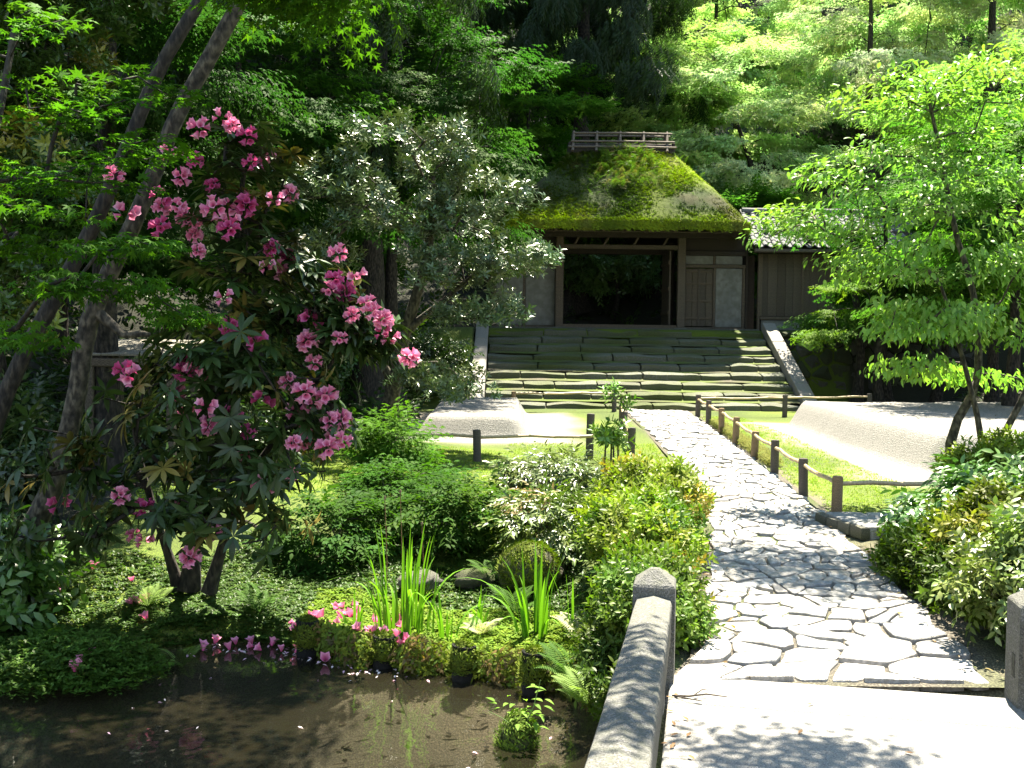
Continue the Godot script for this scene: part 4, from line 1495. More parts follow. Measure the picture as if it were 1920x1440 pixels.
func near_trees() -> void:
	# two leaning trunks at the left whose crowns spread above the picture
	plant("leaning_tree", "dark leaning tree trunk furthest left, rising to the right behind the maple leaves", "tree",
		[[[V(-4.75, 0.1, -8.6), V(-4.26, 1.48, -8.5), V(-3.89, 2.2, -8.5), V(-3.57, 2.78, -8.5), V(-3.26, 3.45, -8.5), V(-2.94, 4.2, -8.5), V(-2.59, 4.8, -8.5), V(-1.9, 6.2, -8.7)], 0.08, 0.045]],
		[[V(-1.6, 6.3, -8.6), V(1.3, 0.6, 1.3), 22], [V(1.8, 5.3, -6.45), V(0.45, 0.1, 0.2), 5], [V(1.0, 5.2, -6.0), V(0.15, 0.1, 0.9), 5], [V(-1.3, 4.7, -7.4), V(0.4, 0.06, 0.3), 4], [V(-1.6, 4.55, -7.6), V(0.5, 0.1, 0.4), 6], [V(-3.2, 6.5, -9.2), V(1.2, 0.5, 1.2), 14]],
		kind("maple_spray", "leaf_thin", "flat", 16, V(0.3, 0.1, 0.3), 1.0, Color(0.06, 0.15, 0.012), {"from": 0.8}))
	plant("leaning_tree", "pale-barked leaning tree trunk with lichen patches just right of the darkest trunk", "tree",
		[[[V(-4.45, -0.15, -8.8), V(-4.04, 0.58, -8.8), V(-3.8, 1.38, -8.8), V(-3.66, 2.12, -8.8), V(-3.24, 3.04, -8.8), V(-2.87, 3.91, -8.8), V(-2.59, 4.41, -8.8), V(-2.3, 4.95, -8.8), V(-1.5, 6.4, -9.2)], 0.095, 0.055],
		 [[V(-3.62, 2.2, -8.8), V(-3.2, 1.95, -8.7), V(-2.75, 2.2, -8.6)], 0.035, 0.02]],
		[[V(-3.6, 6.9, -9.6), V(1.1, 0.6, 1.0), 16], [V(-4.4, 7.1, -10.8), V(1.2, 0.6, 1.1), 16], [V(-4.6, 6.6, -10.5), V(1.3, 0.5, 1.3), 14]],
		kind("maple_spray", "leaf_thin", "flat", 24, V(0.5, 0.14, 0.5), 1.0, Color(0.065, 0.15, 0.015), {"from": 0.8, "bark": "bark_pale"}))
	# maple in front at the left: layers of star leaves
	plant("maple_tree", "small maple at the left edge with flat layers of dark green star leaves", "tree",
		[[[V(-4.9, -0.1, -6.6), V(-4.3, 1.2, -6.7), V(-3.9, 2.1, -6.8), V(-3.6, 3.0, -6.9), V(-3.5, 4.2, -7.2)], 0.07, 0.02]],
		[[V(-2.75, 2.3, -6.7), V(0.55, 0.08, 0.4), 9], [V(-2.4, 2.55, -6.8), V(0.4, 0.08, 0.4), 7], [V(-3.1, 2.75, -6.6), V(0.4, 0.08, 0.4), 7], [V(-2.9, 3.05, -6.9), V(0.5, 0.1, 0.4), 7], [V(-2.25, 2.15, -6.9), V(0.3, 0.08, 0.3), 5], [V(-3.2, 3.5, -6.9), V(0.45, 0.12, 0.4), 8], [V(-2.75, 3.7, -7.2), V(0.4, 0.1, 0.4), 6], [V(-3.3, 1.95, -6.6), V(0.4, 0.1, 0.4), 6], [V(-3.6, 4.1, -7.2), V(0.6, 0.2, 0.4), 9], [V(-3.5, 2.6, -7.0), V(0.45, 0.1, 0.4), 8], [V(-3.4, 3.1, -7.2), V(0.5, 0.1, 0.4), 8], [V(-2.6, 3.3, -7.3), V(0.4, 0.1, 0.3), 6]],
		kind("maple", "leaf_thin", "flat", 26, V(0.26, 0.06, 0.26), 1.0, Color(0.065, 0.17, 0.015), {"singles": 300, "twig": 0.005, "from": 0.25}))
	plant("evergreen_tree", "glossy evergreen at the upper left with yellow young shoots", "tree",
		[[[V(-6.4, 0.6, -11.0), V(-6.0, 2.0, -11.0), V(-5.4, 3.6, -11.0), V(-4.9, 5.5, -11.0)], 0.13, 0.04]],
		[[V(-5.0, 4.9, -10.8), V(0.9, 0.8, 0.8), 30], [V(-4.4, 5.5, -10.8), V(0.6, 0.6, 0.6), 16], [V(-5.5, 3.8, -10.6), V(0.8, 0.7, 0.7), 24], [V(-4.6, 3.5, -10.8), V(0.6, 0.5, 0.6), 12], [V(-5.3, 2.4, -10.6), V(0.8, 0.6, 0.6), 16]],
		kind("ever", "leaf_gloss", "rose", 26, V(0.34, 0.26, 0.34), 1.0, Color(0.045, 0.09, 0.012), {"col2": Color(0.24, 0.25, 0.03), "mix2": 0.22}))
	# the silvery evergreen in the middle
	plant("evergreen_tree", "rounded evergreen with small silvery glossy leaves in front of the gate", "tree",
		[[[V(-2.05, 0.15, -17.0), V(-1.98, 1.0, -16.9), V(-1.8, 1.9, -16.7), V(-1.6, 2.6, -16.4), V(-1.35, 3.6, -16.2), V(-1.3, 4.6, -16.0)], 0.15, 0.05],
		 [[V(-1.95, 1.2, -16.8), V(-2.5, 2.4, -16.4), V(-2.7, 3.3, -16.2)], 0.06, 0.03],
		 [[V(-1.75, 2.1, -16.6), V(-1.0, 2.7, -16.2), V(-0.4, 3.2, -16.0)], 0.055, 0.025],
		 [[V(-1.9, 1.5, -16.8), V(-1.2, 1.6, -16.5), V(-0.7, 1.25, -16.2)], 0.035, 0.012]],
		[[V(-1.5, 4.9, -16.0), V(1.3, 0.5, 1.0), 34], [V(-2.7, 4.3, -16.0), V(0.8, 0.5, 0.8), 22], [V(-0.6, 4.1, -16.0), V(0.9, 0.5, 0.8), 24], [V(-1.6, 3.9, -15.8), V(1.2, 0.6, 0.9), 30], [V(-0.1, 3.2, -15.9), V(0.75, 0.35, 0.7), 20], [V(-2.9, 3.3, -16.0), V(0.7, 0.4, 0.7), 14], [V(-0.9, 3.0, -15.7), V(0.8, 0.4, 0.6), 16], [V(-0.5, 2.4, -15.9), V(0.8, 0.25, 0.6), 14], [V(-1.1, 1.25, -16.0), V(0.75, 0.3, 0.5), 16], [V(-2.5, 1.9, -16.2), V(0.6, 0.4, 0.5), 10]],
		kind("ever", "leaf_gloss", "rose", 14, V(0.27, 0.16, 0.27), 1.0, Color(0.1, 0.145, 0.06), {"bark": "bark_pale", "twig": 0.007, "from": 0.4}))
	# dogwood on the right
	plant("dogwood_tree", "bright green slender multi-stemmed tree by the right hedge", "tree",
		[[[V(5.35, 0.2, -12.2), V(5.25, 0.9, -12.1), V(5.5, 1.6, -12.0), V(5.42, 2.6, -12.0), V(5.2, 3.3, -12.0), V(5.0, 4.2, -12.0), V(4.8, 5.0, -12.0)], 0.06, 0.018],
		 [[V(5.6, 0.2, -12.0), V(5.5, 1.0, -11.9), V(5.15, 2.1, -11.8), V(4.95, 2.7, -11.8)], 0.045, 0.018],
		 [[V(5.85, 0.15, -11.8), V(5.65, 0.6, -11.8), V(5.75, 1.1, -11.7), V(5.95, 1.7, -11.6), V(5.9, 2.6, -11.6), V(6.3, 3.8, -11.7)], 0.05, 0.018],
		 [[V(5.8, 0.15, -11.6), V(6.0, 0.8, -11.5), V(6.2, 1.5, -11.5), V(6.6, 2.4, -11.4)], 0.04, 0.015]],
		[[V(4.4, 4.9, -12.0), V(0.8, 0.34, 0.7), 20], [V(5.7, 4.9, -12.0), V(0.9, 0.48, 0.8), 22], [V(3.9, 4.0, -11.9), V(0.5, 0.35, 0.6), 12], [V(3.5, 3.35, -11.9), V(0.75, 0.22, 0.6), 17], [V(4.4, 3.6, -11.8), V(0.7, 0.35, 0.7), 16], [V(5.2, 4.1, -11.8), V(0.8, 0.35, 0.7), 16], [V(4.3, 2.9, -11.8), V(0.7, 0.34, 0.6), 16], [V(5.2, 3.0, -11.6), V(0.8, 0.42, 0.7), 18], [V(6.2, 3.4, -11.6), V(0.7, 0.61, 0.6), 16], [V(4.6, 2.25, -11.5), V(0.6, 0.27, 0.5), 12], [V(5.5, 2.2, -11.3), V(0.7, 0.35, 0.5), 16], [V(4.5, 1.75, -11.6), V(0.45, 0.10, 0.3), 6], [V(5.9, 1.6, -12.3), V(0.7, 0.13, 0.3), 8], [V(6.3, 1.9, -11.3), V(0.5, 0.35, 0.4), 8]],
		kind("dog", "leaf_dog", "droop", 50, V(0.34, 0.14, 0.34), 0.72, Color(0.2, 0.34, 0.065), {"smin": 0.45, "smax": 1.0, "singles": 300, "bark": "bark_pale", "twig": 0.006, "from": 0.35, "vari": 0.15}))
	plant("maple_tree", "tall maple at the right whose boughs overhang the path above the hedge", "tree",
		[[[V(8.0, 0.3, -8.2), V(7.4, 2.4, -8.4), V(6.4, 4.6, -8.8), V(5.0, 6.3, -9.4)], 0.12, 0.04]],
		[[V(3.4, 6.5, -10.7), V(0.8, 0.2, 0.6), 12], [V(5.6, 6.7, -9.8), V(0.8, 0.3, 0.7), 8], [V(6.4, 6.6, -9.2), V(1.2, 0.5, 1.0), 14]],
		kind("maple_spray", "leaf_thin", "flat", 20, V(0.4, 0.12, 0.4), 1.0, Color(0.1, 0.22, 0.02), {"from": 0.5}))
	plant("pine_branch_tree", "pine whose needle tufts reach in at the right edge", "pine tree",
		[[[V(9.3, 0.3, -14.5), V(8.9, 2.5, -14.4), V(8.7, 5.0, -14.3)], 0.14, 0.08]],
		[[V(7.3, 4.35, -14.0), V(0.4, 0.2, 0.3), 9], [V(8.2, 4.6, -14.0), V(0.5, 0.4, 0.5), 10], [V(8.8, 5.4, -14.2), V(0.8, 0.4, 0.7), 12]],
		kind("pine", "leaf_mid", "rose", 9, V(0.14, 0.1, 0.14), 1.5, Color(0.07, 0.13, 0.05), {"from": 0.5}))
	# low maple before the plank wing
	plant("maple_tree", "low spreading maple in front of the plank wall right of the gate", "tree",
		[[[V(9.2, 0.3, -25.2), V(9.0, 1.4, -25.0), V(9.1, 2.6, -24.8), V(9.4, 3.6, -24.6)], 0.12, 0.04]],
		[[V(8.5, 3.9, -24.4), V(0.8, 0.12, 0.6), 6], [V(8.1, 3.3, -24.3), V(0.6, 0.1, 0.5), 5], [V(8.3, 2.75, -24.3), V(0.8, 0.1, 0.5), 5], [V(7.5, 2.25, -24.3), V(0.6, 0.08, 0.4), 5], [V(9.5, 3.4, -24.4), V(0.8, 0.3, 0.6), 8]],
		kind("maple_spray_far", "leaf_thin", "flat", 16, V(0.35, 0.05, 0.35), 0.9, Color(0.12, 0.22, 0.03), {"twig": 0.007}))

const TRUSS := [-2.28, 3.69, -2.54, 3.67, -2.78, 3.47, -2.58, 3.41, -2.13, 3.40, -2.86, 3.11, -2.67, 2.96, -2.43, 3.03, -2.32, 3.05, -2.58, 2.81, -2.30, 2.86, -1.94, 3.10, -1.96, 2.71, -1.42, 2.68, -2.00, 2.56, -1.37, 2.37, -1.13, 2.20, -1.00, 1.99, -1.31, 2.18, -1.48, 2.37, -2.61, 1.73, -2.74, 1.53, -3.15, 1.70, -2.50, 1.41, -1.83, 1.63, -1.52, 1.51, -1.76, 1.39, -1.48, 1.31, -2.15, 1.21, -2.17, 1.02, -1.78, 1.13, -1.50, 1.09, -2.04, 0.78, -3.20, 0.68, -3.09, 0.35, -2.35, 2.30, -2.30, 2.08, -1.61, 1.79, -2.04, 1.48, -1.67, 1.96, -3.23, 3.28, -3.14, 2.98, -2.56, 2.68, -2.86, 2.87, -2.09, 1.95, -2.68, 0.64, -2.44, 0.38, -3.70, 0.60, -2.63, 0.18, -2.67, 1.69, -2.54, 1.69, -1.05, 2.14, -1.18, 2.27, -1.61, 1.44, -1.39, 1.33]

func rhododendron() -> void:
	var t := plant("rhododendron", "tall leggy rhododendron covered in pink flower trusses by the pond", "shrub",
		[[[V(-2.9, -0.3, -9.1), V(-2.8, 0.5, -9.0), V(-2.5, 1.4, -8.9), V(-2.4, 2.6, -8.8), V(-2.3, 3.4, -8.7)], 0.06, 0.02],
		 [[V(-2.7, -0.3, -9.0), V(-2.4, 0.6, -8.9), V(-1.9, 1.3, -8.7), V(-1.4, 1.95, -8.6)], 0.045, 0.015],
		 [[V(-3.0, -0.3, -9.1), V(-3.2, 0.6, -8.9), V(-3.3, 1.4, -8.7)], 0.04, 0.015]],
		[[V(-2.25, 3.3, -8.7), V(0.4, 0.45, 0.35), 37], [V(-2.3, 2.7, -8.6), V(0.55, 0.4, 0.4), 43], [V(-1.75, 2.25, -8.6), V(0.5, 0.35, 0.4), 40], [V(-1.35, 2.0, -8.5), V(0.35, 0.25, 0.35), 31], [V(-2.4, 1.9, -8.5), V(0.7, 0.4, 0.45), 40], [V(-1.9, 1.45, -8.5), V(0.6, 0.4, 0.4), 34], [V(-2.9, 1.35, -8.5), V(0.55, 0.45, 0.4), 26], [V(-2.1, 0.9, -8.4), V(0.65, 0.35, 0.4), 29], [V(-2.9, 0.65, -8.3), V(0.6, 0.3, 0.4), 23], [V(-3.7, 1.0, -8.0), V(0.45, 0.3, 0.3), 16], [V(-3.5, 0.45, -7.9), V(0.4, 0.25, 0.3), 12], [V(-2.3, 0.4, -8.4), V(0.7, 0.2, 0.35), 20]],
		kind("rhodo", "leaf_rhodo", "whorl", 18, V(0.14, 0.12, 0.14), 1.0, Color(0.028, 0.055, 0.012), {"singles": 300, "twig": 0.007, "from": 0.2, "col2": Color(0.13, 0.11, 0.025), "mix2": 0.12}))
	for k in int(TRUSS.size() * 0.82):
		var f := 1.0 - rnd(-0.02, 0.028)
		var q: int = (k * 2) % (TRUSS.size() / 2 * 2)
		var p := Vector3(TRUSS[q] * f, 2.0 + (TRUSS[q + 1] - 2.0) * f, -8.25 * f)
		if k >= TRUSS.size() / 2: p += Vector3(rnd(-0.22, 0.22), rnd(-0.25, 0.12), rnd(-0.3, 0.0))
		var tilt := Vector3(rnd(-0.4, 0.4), rnd(0.2, 1.0), rnd(0.2, 0.9)).normalized()
		part("flower_truss", LEAF["truss_%d" % (k % 3)], [M.petal, M.petal_light, M.petal_deep, M.petal, M.petal_light][R.randi() % 5], t, Transform3D(frame(tilt.cross(Vector3(0.3, 0.1, 1)), tilt).scaled(Vector3.ONE * rnd(0.7, 1.1)), p))

func bush(called: String, label: String, at: Vector3, r: Vector3, o: Dictionary, n := 60) -> Node3D:
	var y := ground(at.x, at.z)
	var tr := []
	for k in 4:
		var a: float = k * 1.7 + at.x
		tr.append([[V(at.x + 0.1 * cos(a), y - 0.05, at.z + 0.1 * sin(a)), V(at.x + 0.3 * r.x * cos(a), y + at.y, at.z + 0.3 * r.z * sin(a))], 0.014, 0.008])
	o.merge({"twig": 0.003, "from": 0.3, "step": 0.12, "bark": "twig"}, false)
	return plant(called, label, "shrub", tr, [[V(at.x, y + at.y, at.z), r, n]], o)

func shrubs() -> void:
	var az := Color(0.1, 0.16, 0.02)
	var S := V(0.15, 0.12, 0.15)
	# the clipped mass left of the path, nearest first
	bush("azalea_bush", "clipped azalea right behind the left bridge post with pale sunlit leaves", V(0.98, 0.3, -7.0), V(0.3, 0.27, 0.6), kind("small", "leaf_soft", "rose", 30, S, 1.0, Color(0.11, 0.18, 0.025), {"col2": Color(0.25, 0.19, 0.05), "mix2": 0.06}), 80)
	bush("azalea_bush", "yellow-green clipped azalea in the middle of the left hedge along the path", V(1.08, 0.3, -8.3), V(0.42, 0.28, 0.7), kind("small", "leaf_soft", "rose", 30, S, 1.05, Color(0.2, 0.26, 0.03), {"col2": Color(0.1, 0.18, 0.02)}), 90)
	bush("azalea_bush", "far end of the left hedge, bright yellow-green, beside the fence corner post", V(1.4, 0.32, -9.9), V(0.44, 0.28, 0.8), kind("small", "leaf_soft", "rose", 28, S, 1.1, Color(0.2, 0.25, 0.035), {"col2": Color(0.32, 0.26, 0.06), "mix2": 0.1}), 80)
	bush("nandina_bush", "loose shrub with narrow leaves and reddish shoots left of the hedge", V(0.45, 0.32, -9.7), V(0.42, 0.28, 0.45), kind("willow_spray", "leaf_mid", "droop", 18, V(0.2, 0.16, 0.2), 1.1, Color(0.1, 0.15, 0.025), {"col2": Color(0.2, 0.15, 0.05), "mix2": 0.1}), 60)
	bush("nandina_bush", "open shrub with pale glossy leaves in front of the stone slab walk", V(0.45, 0.34, -11.2), V(0.42, 0.24, 0.36), kind("willow_spray", "leaf_gloss", "droop", 16, V(0.2, 0.16, 0.2), 1.15, Color(0.1, 0.14, 0.035)), 50)
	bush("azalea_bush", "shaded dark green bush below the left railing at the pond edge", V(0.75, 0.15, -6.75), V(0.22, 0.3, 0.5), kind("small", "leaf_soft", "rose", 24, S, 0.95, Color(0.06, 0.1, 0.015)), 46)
	bush("spindle_bush", "slender shoots with whorled leaves rising by the fence corner post", V(1.35, 0.65, -13.6), V(0.25, 0.5, 0.25), kind("ever", "leaf_mid", "rose", 5, V(0.1, 0.08, 0.1), 1.1, Color(0.12, 0.22, 0.03)), 14)
	# maple scrub in the middle of the bank
	bush("maple_scrub", "dense dark green maple-leaved shrub in the middle of the bank under the bamboo rail", V(-1.15, 0.2, -11.4), V(0.62, 0.32, 0.5), kind("maple_spray", "leaf_thin", "flat", 12, V(0.14, 0.1, 0.14), 0.72, Color(0.045, 0.12, 0.015)), 75)
	bush("maple_scrub", "upright leafy shrub at the foot of the silvery evergreen's trunk", V(-1.5, 0.5, -13.0), V(0.34, 0.34, 0.3), kind("maple_spray", "leaf_thin", "flat", 12, V(0.2, 0.14, 0.2), 0.85, Color(0.06, 0.15, 0.015)), 34)
	bush("maple_scrub", "dark leafy shrub low beside the pink rhododendron on its right", V(-1.75, 0.2, -10.3), V(0.6, 0.4, 0.5), kind("oval_spray", "leaf_thin", "flat", 14, V(0.2, 0.14, 0.2), 0.75, Color(0.04, 0.1, 0.015)), 44)
	bush("maple_scrub", "low dark shrub with a few sunlit leaves right of the middle bank shrub", V(-0.55, 0.25, -10.4), V(0.55, 0.34, 0.45), kind("oval_spray", "leaf_thin", "flat", 14, V(0.2, 0.12, 0.2), 0.8, Color(0.05, 0.11, 0.015)), 44)
	# right hedge
	bush("broadleaf_bush", "dark broad-leaved bush with a rounded top at the far end of the right hedge", V(4.45, 0.36, -9.0), V(0.7, 0.34, 0.65), kind("oval_spray", "leaf_mid", "droop", 22, V(0.2, 0.14, 0.2), 1.05, Color(0.07, 0.15, 0.03)), 90)
	bush("azalea_bush", "yellow-leaved azalea in the middle of the right hedge", V(3.95, 0.36, -7.7), V(0.6, 0.36, 0.7), kind("small", "leaf_soft", "rose", 30, S, 1.25, Color(0.12, 0.15, 0.018), {"col2": Color(0.28, 0.26, 0.04), "mix2": 0.25}), 90)
	bush("azalea_bush", "nearest bush of the right hedge, pale glossy leaves, behind the right bridge post", V(3.65, 0.45, -6.5), V(0.6, 0.38, 0.55), kind("oval_spray", "leaf_mid", "rose", 20, S, 0.7, Color(0.15, 0.2, 0.05)), 80)
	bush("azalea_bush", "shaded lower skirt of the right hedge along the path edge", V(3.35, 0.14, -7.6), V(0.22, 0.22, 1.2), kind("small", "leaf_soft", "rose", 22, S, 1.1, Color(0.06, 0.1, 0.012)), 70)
	bush("broadleaf_bush", "sunlit green hedge between the long sand mound and the slender tree's foot", V(5.9, 0.42, -11.2), V(1.0, 0.34, 0.6), kind("small", "leaf_soft", "rose", 26, S, 1.3, Color(0.15, 0.22, 0.025)), 80)
	bush("broadleaf_bush", "leafy bush at the right edge behind the yellow azalea", V(5.2, 0.4, -7.6), V(0.8, 0.4, 0.9), kind("oval_spray", "leaf_mid", "rose", 20, S, 0.9, Color(0.09, 0.14, 0.02)), 70)
	# dark growth at the far left of the pond and below the wall
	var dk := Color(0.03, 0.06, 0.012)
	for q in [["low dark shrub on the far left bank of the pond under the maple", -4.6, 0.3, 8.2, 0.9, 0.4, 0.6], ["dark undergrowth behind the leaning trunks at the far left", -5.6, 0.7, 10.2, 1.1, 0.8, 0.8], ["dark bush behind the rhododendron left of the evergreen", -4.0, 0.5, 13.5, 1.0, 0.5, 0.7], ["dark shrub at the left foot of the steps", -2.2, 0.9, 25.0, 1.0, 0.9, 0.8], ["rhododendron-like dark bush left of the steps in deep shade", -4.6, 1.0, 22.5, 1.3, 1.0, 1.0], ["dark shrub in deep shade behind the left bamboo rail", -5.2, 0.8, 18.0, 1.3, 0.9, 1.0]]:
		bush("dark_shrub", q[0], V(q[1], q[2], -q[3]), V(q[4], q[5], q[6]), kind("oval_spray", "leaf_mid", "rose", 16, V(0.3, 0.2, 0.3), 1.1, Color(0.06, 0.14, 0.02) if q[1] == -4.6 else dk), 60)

func pond_edge() -> void:
	# short mossy log piles that hold the bank
	for q in [[0.18, 7.28, 0.3, "mossy log pile at the right end of the bank under the railing"], [-0.34, 7.55, 0.26, "mossy log pile in the middle of the pond bank"], [-0.97, 7.83, 0.24, "mossy log pile left of the iris clump at the pond edge"], [-1.62, 8.1, 0.28, "mossy log pile beside the heap of fallen pink blossoms"]]:
		var p := V(q[0], WATER, -q[1] + 0.07)
		var t := thing("log_pile", q[3], "log", p)
		var mb := MB.new()
		var ln := PackedVector3Array()
		var rd := PackedFloat32Array()
		for k in 8:
			ln.append(p + V(0.006 * sin(k), -0.3 + (q[2] + 0.3) * k / 7.0, 0))
			rd.append(0.078 + 0.012 * sin(k * 2.1))
		mb.tube(ln, rd, 14, Color(0.05, 0.045, 0.03), 0.12)
		part("log", mb.done(), M.bark_dark, t)
		moss_on(t, p + V(0, q[2] * 0.55, 0), V(0.09, q[2] * 0.5, 0.09), 330, Color(0.12, 0.16, 0.02))
	# the stump in the water with its seedling
	var sp := V(0.06, WATER, -6.3)
	var st := thing("mossy_stump", "round mossy stump with a leafy seedling standing in the pond", "stump", sp)
	part("stump", boulder(sp + V(0, -0.03, 0), V(0.12, 0.2, 0.11), 0.25, Color(0.05, 0.05, 0.03), 0.6), M.rock, st)
	moss_on(st, sp + V(0, -0.02, 0), V(0.12, 0.2, 0.11), 320, Color(0.1, 0.16, 0.02))
	var xf: Array[Transform3D] = []
	var cs := PackedColorArray()
	for k in 34:
		var a := rnd(0, TAU)
		var p := sp + V(cos(a) * rnd(0.02, 0.2), rnd(0.1, 0.3), sin(a) * 0.12)
		if k < 10: p = sp + V(rnd(0.08, 0.16), rnd(0.12, 0.42), rnd(0, 0.1))
		xf.append(Transform3D(frame(V(cos(a), rnd(-0.2, 0.5), sin(a)), UP).scaled(Vector3.ONE * rnd(0.4, 0.7)), p))
		cs.append(vary(Color(0.17, 0.3, 0.05), 0.25))
	many("seedling_leaf", LEAF.dog, M.leaf_thin, st, xf, cs)
	var sm := MB.new()
	sm.tube(PackedVector3Array([sp + V(0.04, 0.1, 0.02), sp + V(0.1, 0.25, 0.04), sp + V(0.14, 0.42, 0.05)]), PackedFloat32Array([0.005, 0.004, 0.002]), 5)
	sm.tube(PackedVector3Array([sp + V(0.0, 0.1, 0.04), sp + V(-0.1, 0.18, 0.06), sp + V(-0.18, 0.22, 0.06)]), PackedFloat32Array([0.004, 0.003, 0.002]), 5)
	part("seedling_stem", sm.done(), M.stem, st)
	# irises
	for q in [[-0.86, 8.1, 0.26, 0.78, 46, "tallest clump of sword-leaved iris on the pond bank"], [0.22, 7.95, 0.18, 0.7, 32, "iris clump near the railing with one bent blade"], [-0.26, 8.2, 0.07, 0.34, 8, "smallest iris tuft between the two bigger clumps"], [-1.25, 8.15, 0.1, 0.36, 6, "thin iris blades among the fallen pink blossoms"], [-0.5, 8.0, 0.1, 0.45, 10, "short iris clump right beside the tallest one"], [0.5, 7.9, 0.08, 0.5, 7, "slim iris tuft closest to the railing"]]:
		var p := V(q[0], ground(q[0], -q[1]) - 0.02, -q[1])
		var t := thing("iris_clump", q[5], "iris", p)
		for k in q[4]:
			var a := rnd(0, TAU)
			var h: float = q[3] * rnd(0.5, 1.3)
			var mb := MB.new()
			var bend := rnd(0.02, 0.3) if k % 5 else rnd(0.5, 0.75)
			var ctr := p + V(cos(a) * q[2] * sqrt(R.randf()), 0, sin(a) * q[2] * 0.6 * sqrt(R.randf()))
			var out := V(cos(a), 0, sin(a))
			var side := V(-sin(a), 0, cos(a)).rotated(UP, rnd(-0.7, 0.7))
			var n := 8
			for j in n + 1:
				var f := float(j) / n
				var c := ctr + UP * h * (f - bend * 0.7 * f * f * f) + out * h * bend * f * f
				var w := 0.0125 * (1.0 - pow(f, 3.0)) + 0.0006
				var cl := Color(0.15, 0.33, 0.03) * (0.8 + 0.3 * f)
				mb.vt(c - side * w, cl)
				mb.vt(c + out * 0.002, cl)
				mb.vt(c + side * w, cl)
			for j in n:
				mb.quad(j * 3, j * 3 + 1, j * 3 + 4, j * 3 + 3)
				mb.quad(j * 3 + 1, j * 3 + 2, j * 3 + 5, j * 3 + 4)
			part("blade", mb.done(), M.leaf_thin, t)
	# dry seed stalks of last year's iris
	for q in [[-1.02, 8.25, 1.06, "leftmost"], [-0.9, 8.3, 1.1, "middle and tallest"], [-0.72, 8.3, 0.85, "rightmost and shortest"]]:
		var p := V(q[0], ground(q[0], -q[1]), -q[1])
		var mb := MB.new()
		mb.tube(PackedVector3Array([p, p + V(0.01, q[2] * 0.5, 0), p + V(-0.01, q[2], 0)]), PackedFloat32Array([0.005, 0.004, 0.003]), 5, Color(1, 0.8, 0.6))
		mb.tube(PackedVector3Array([p + V(-0.01, q[2], 0), p + V(-0.01, q[2] + 0.015, 0), p + V(-0.01, q[2] + 0.035, 0)]), PackedFloat32Array([0.005, 0.012, 0.003]), 6)
		tag(part("seed_stalk", mb.done(), M.stake_tan, self), "%s of three dry brown seed stalks standing above the tallest iris clump" % q[3], "stalk", "dry seed stalks above the iris")
	# boulders
	var bd := thing("boulder", "rounded mossy boulder among the bushes at the middle of the bank", "rock", V(0.2, -0.1, -9.0))
	part("stone", boulder(V(0.17, -0.06, -9.0), V(0.26, 0.22, 0.22), 0.3, Color(0.15, 0.135, 0.1), 0.5), M.rock, bd)
	moss_on(bd, V(0.17, -0.05, -8.99), V(0.26, 0.22, 0.22), 700, Color(0.13, 0.17, 0.02))
	part("stone", boulder(V(-0.82, -0.2, -9.1), V(0.19, 0.09, 0.17), 0.35, Color(0.2, 0.19, 0.16), 0.1), M.rock, thing("boulder", "flat grey stone on the bank behind the tallest iris clump", "rock", V(-0.82, -0.2, -9.1)))
	part("stone", boulder(V(-0.3, -0.24, -9.35), V(0.2, 0.11, 0.16), 0.3, Color(0.12, 0.11, 0.09), 0.5), M.rock, thing("boulder", "low dark stone on the bank left of the mossy boulder", "rock", V(-0.25, -0.25, -9.3)))
	# ferns
	var n := 0
	for q in [[-2.6, 7.95, 0.55, "pale sunlit fern at the dark water's edge on the left"], [-2.15, 8.6, 0.55, "green fern just above the floating petals"], [0.42, 6.75, 0.62, "fern growing from the wall under the left railing"], [0.5, 6.3, 0.55, "lower fern on the wall under the railing nearest us"], [0.55, 7.75, 0.7, "fern with bleached fronds right of the iris by the railing"], [0.05, 8.5, 0.7, "fern below the mossy boulder"], [-3.1, 8.6, 0.55, "fern in deep shade under the rhododendron"], [-0.15, 9.3, 0.7, "fern in the shade between the two shrubs of the bank"], [-3.5, 7.6, 0.6, "fern on the leafy islet at the left"], [-0.22, 8.0, 0.42, "pale bleached fern low on the sunny bank between the iris clumps"], [7.9, 26.9, 1.2, "fern on the dark wall beside the right coping"]]:
		var at := V(q[0], ground(q[0], -q[1]) + 0.03, -q[1])
		if n in [2, 3]: at.y = -0.3
		if n == 10: at.y = 1.75
		var t := thing("fern", q[3], "fern", at)
		for k in 9:
			var a := TAU * k / 9.0 + rnd(-0.3, 0.3)
			if n in [2, 3]: a = PI + rnd(-1.1, 1.1)
			part("frond", LEAF.frond, M.fern_pale if n == 4 or q[1] == 8.0 else M.fern_a if n % 3 == 0 else M.fern_b, t, Transform3D(frame(V(cos(a), rnd(0.2, 0.8), sin(a)), UP).scaled(Vector3.ONE * q[2] * rnd(0.7, 1.1)), at))
		n += 1

func moss_on(t: Node3D, mid: Vector3, r: Vector3, n: int, col: Color) -> void:
	var xf: Array[Transform3D] = []
	var cs := PackedColorArray()
	for k in n:
		var d := ball().normalized()
		if d.y < -0.6: d.y = -d.y
		xf.append(Transform3D(frame(d.cross(V(0.3, 0.5, 0.8)), d).scaled(Vector3.ONE * rnd(0.6, 1.3)), mid + d * r))
		cs.append(vary(col, 0.35, 0.1))
	many("moss", LEAF.tuft_small, M.mossleaf, t, xf, cs)

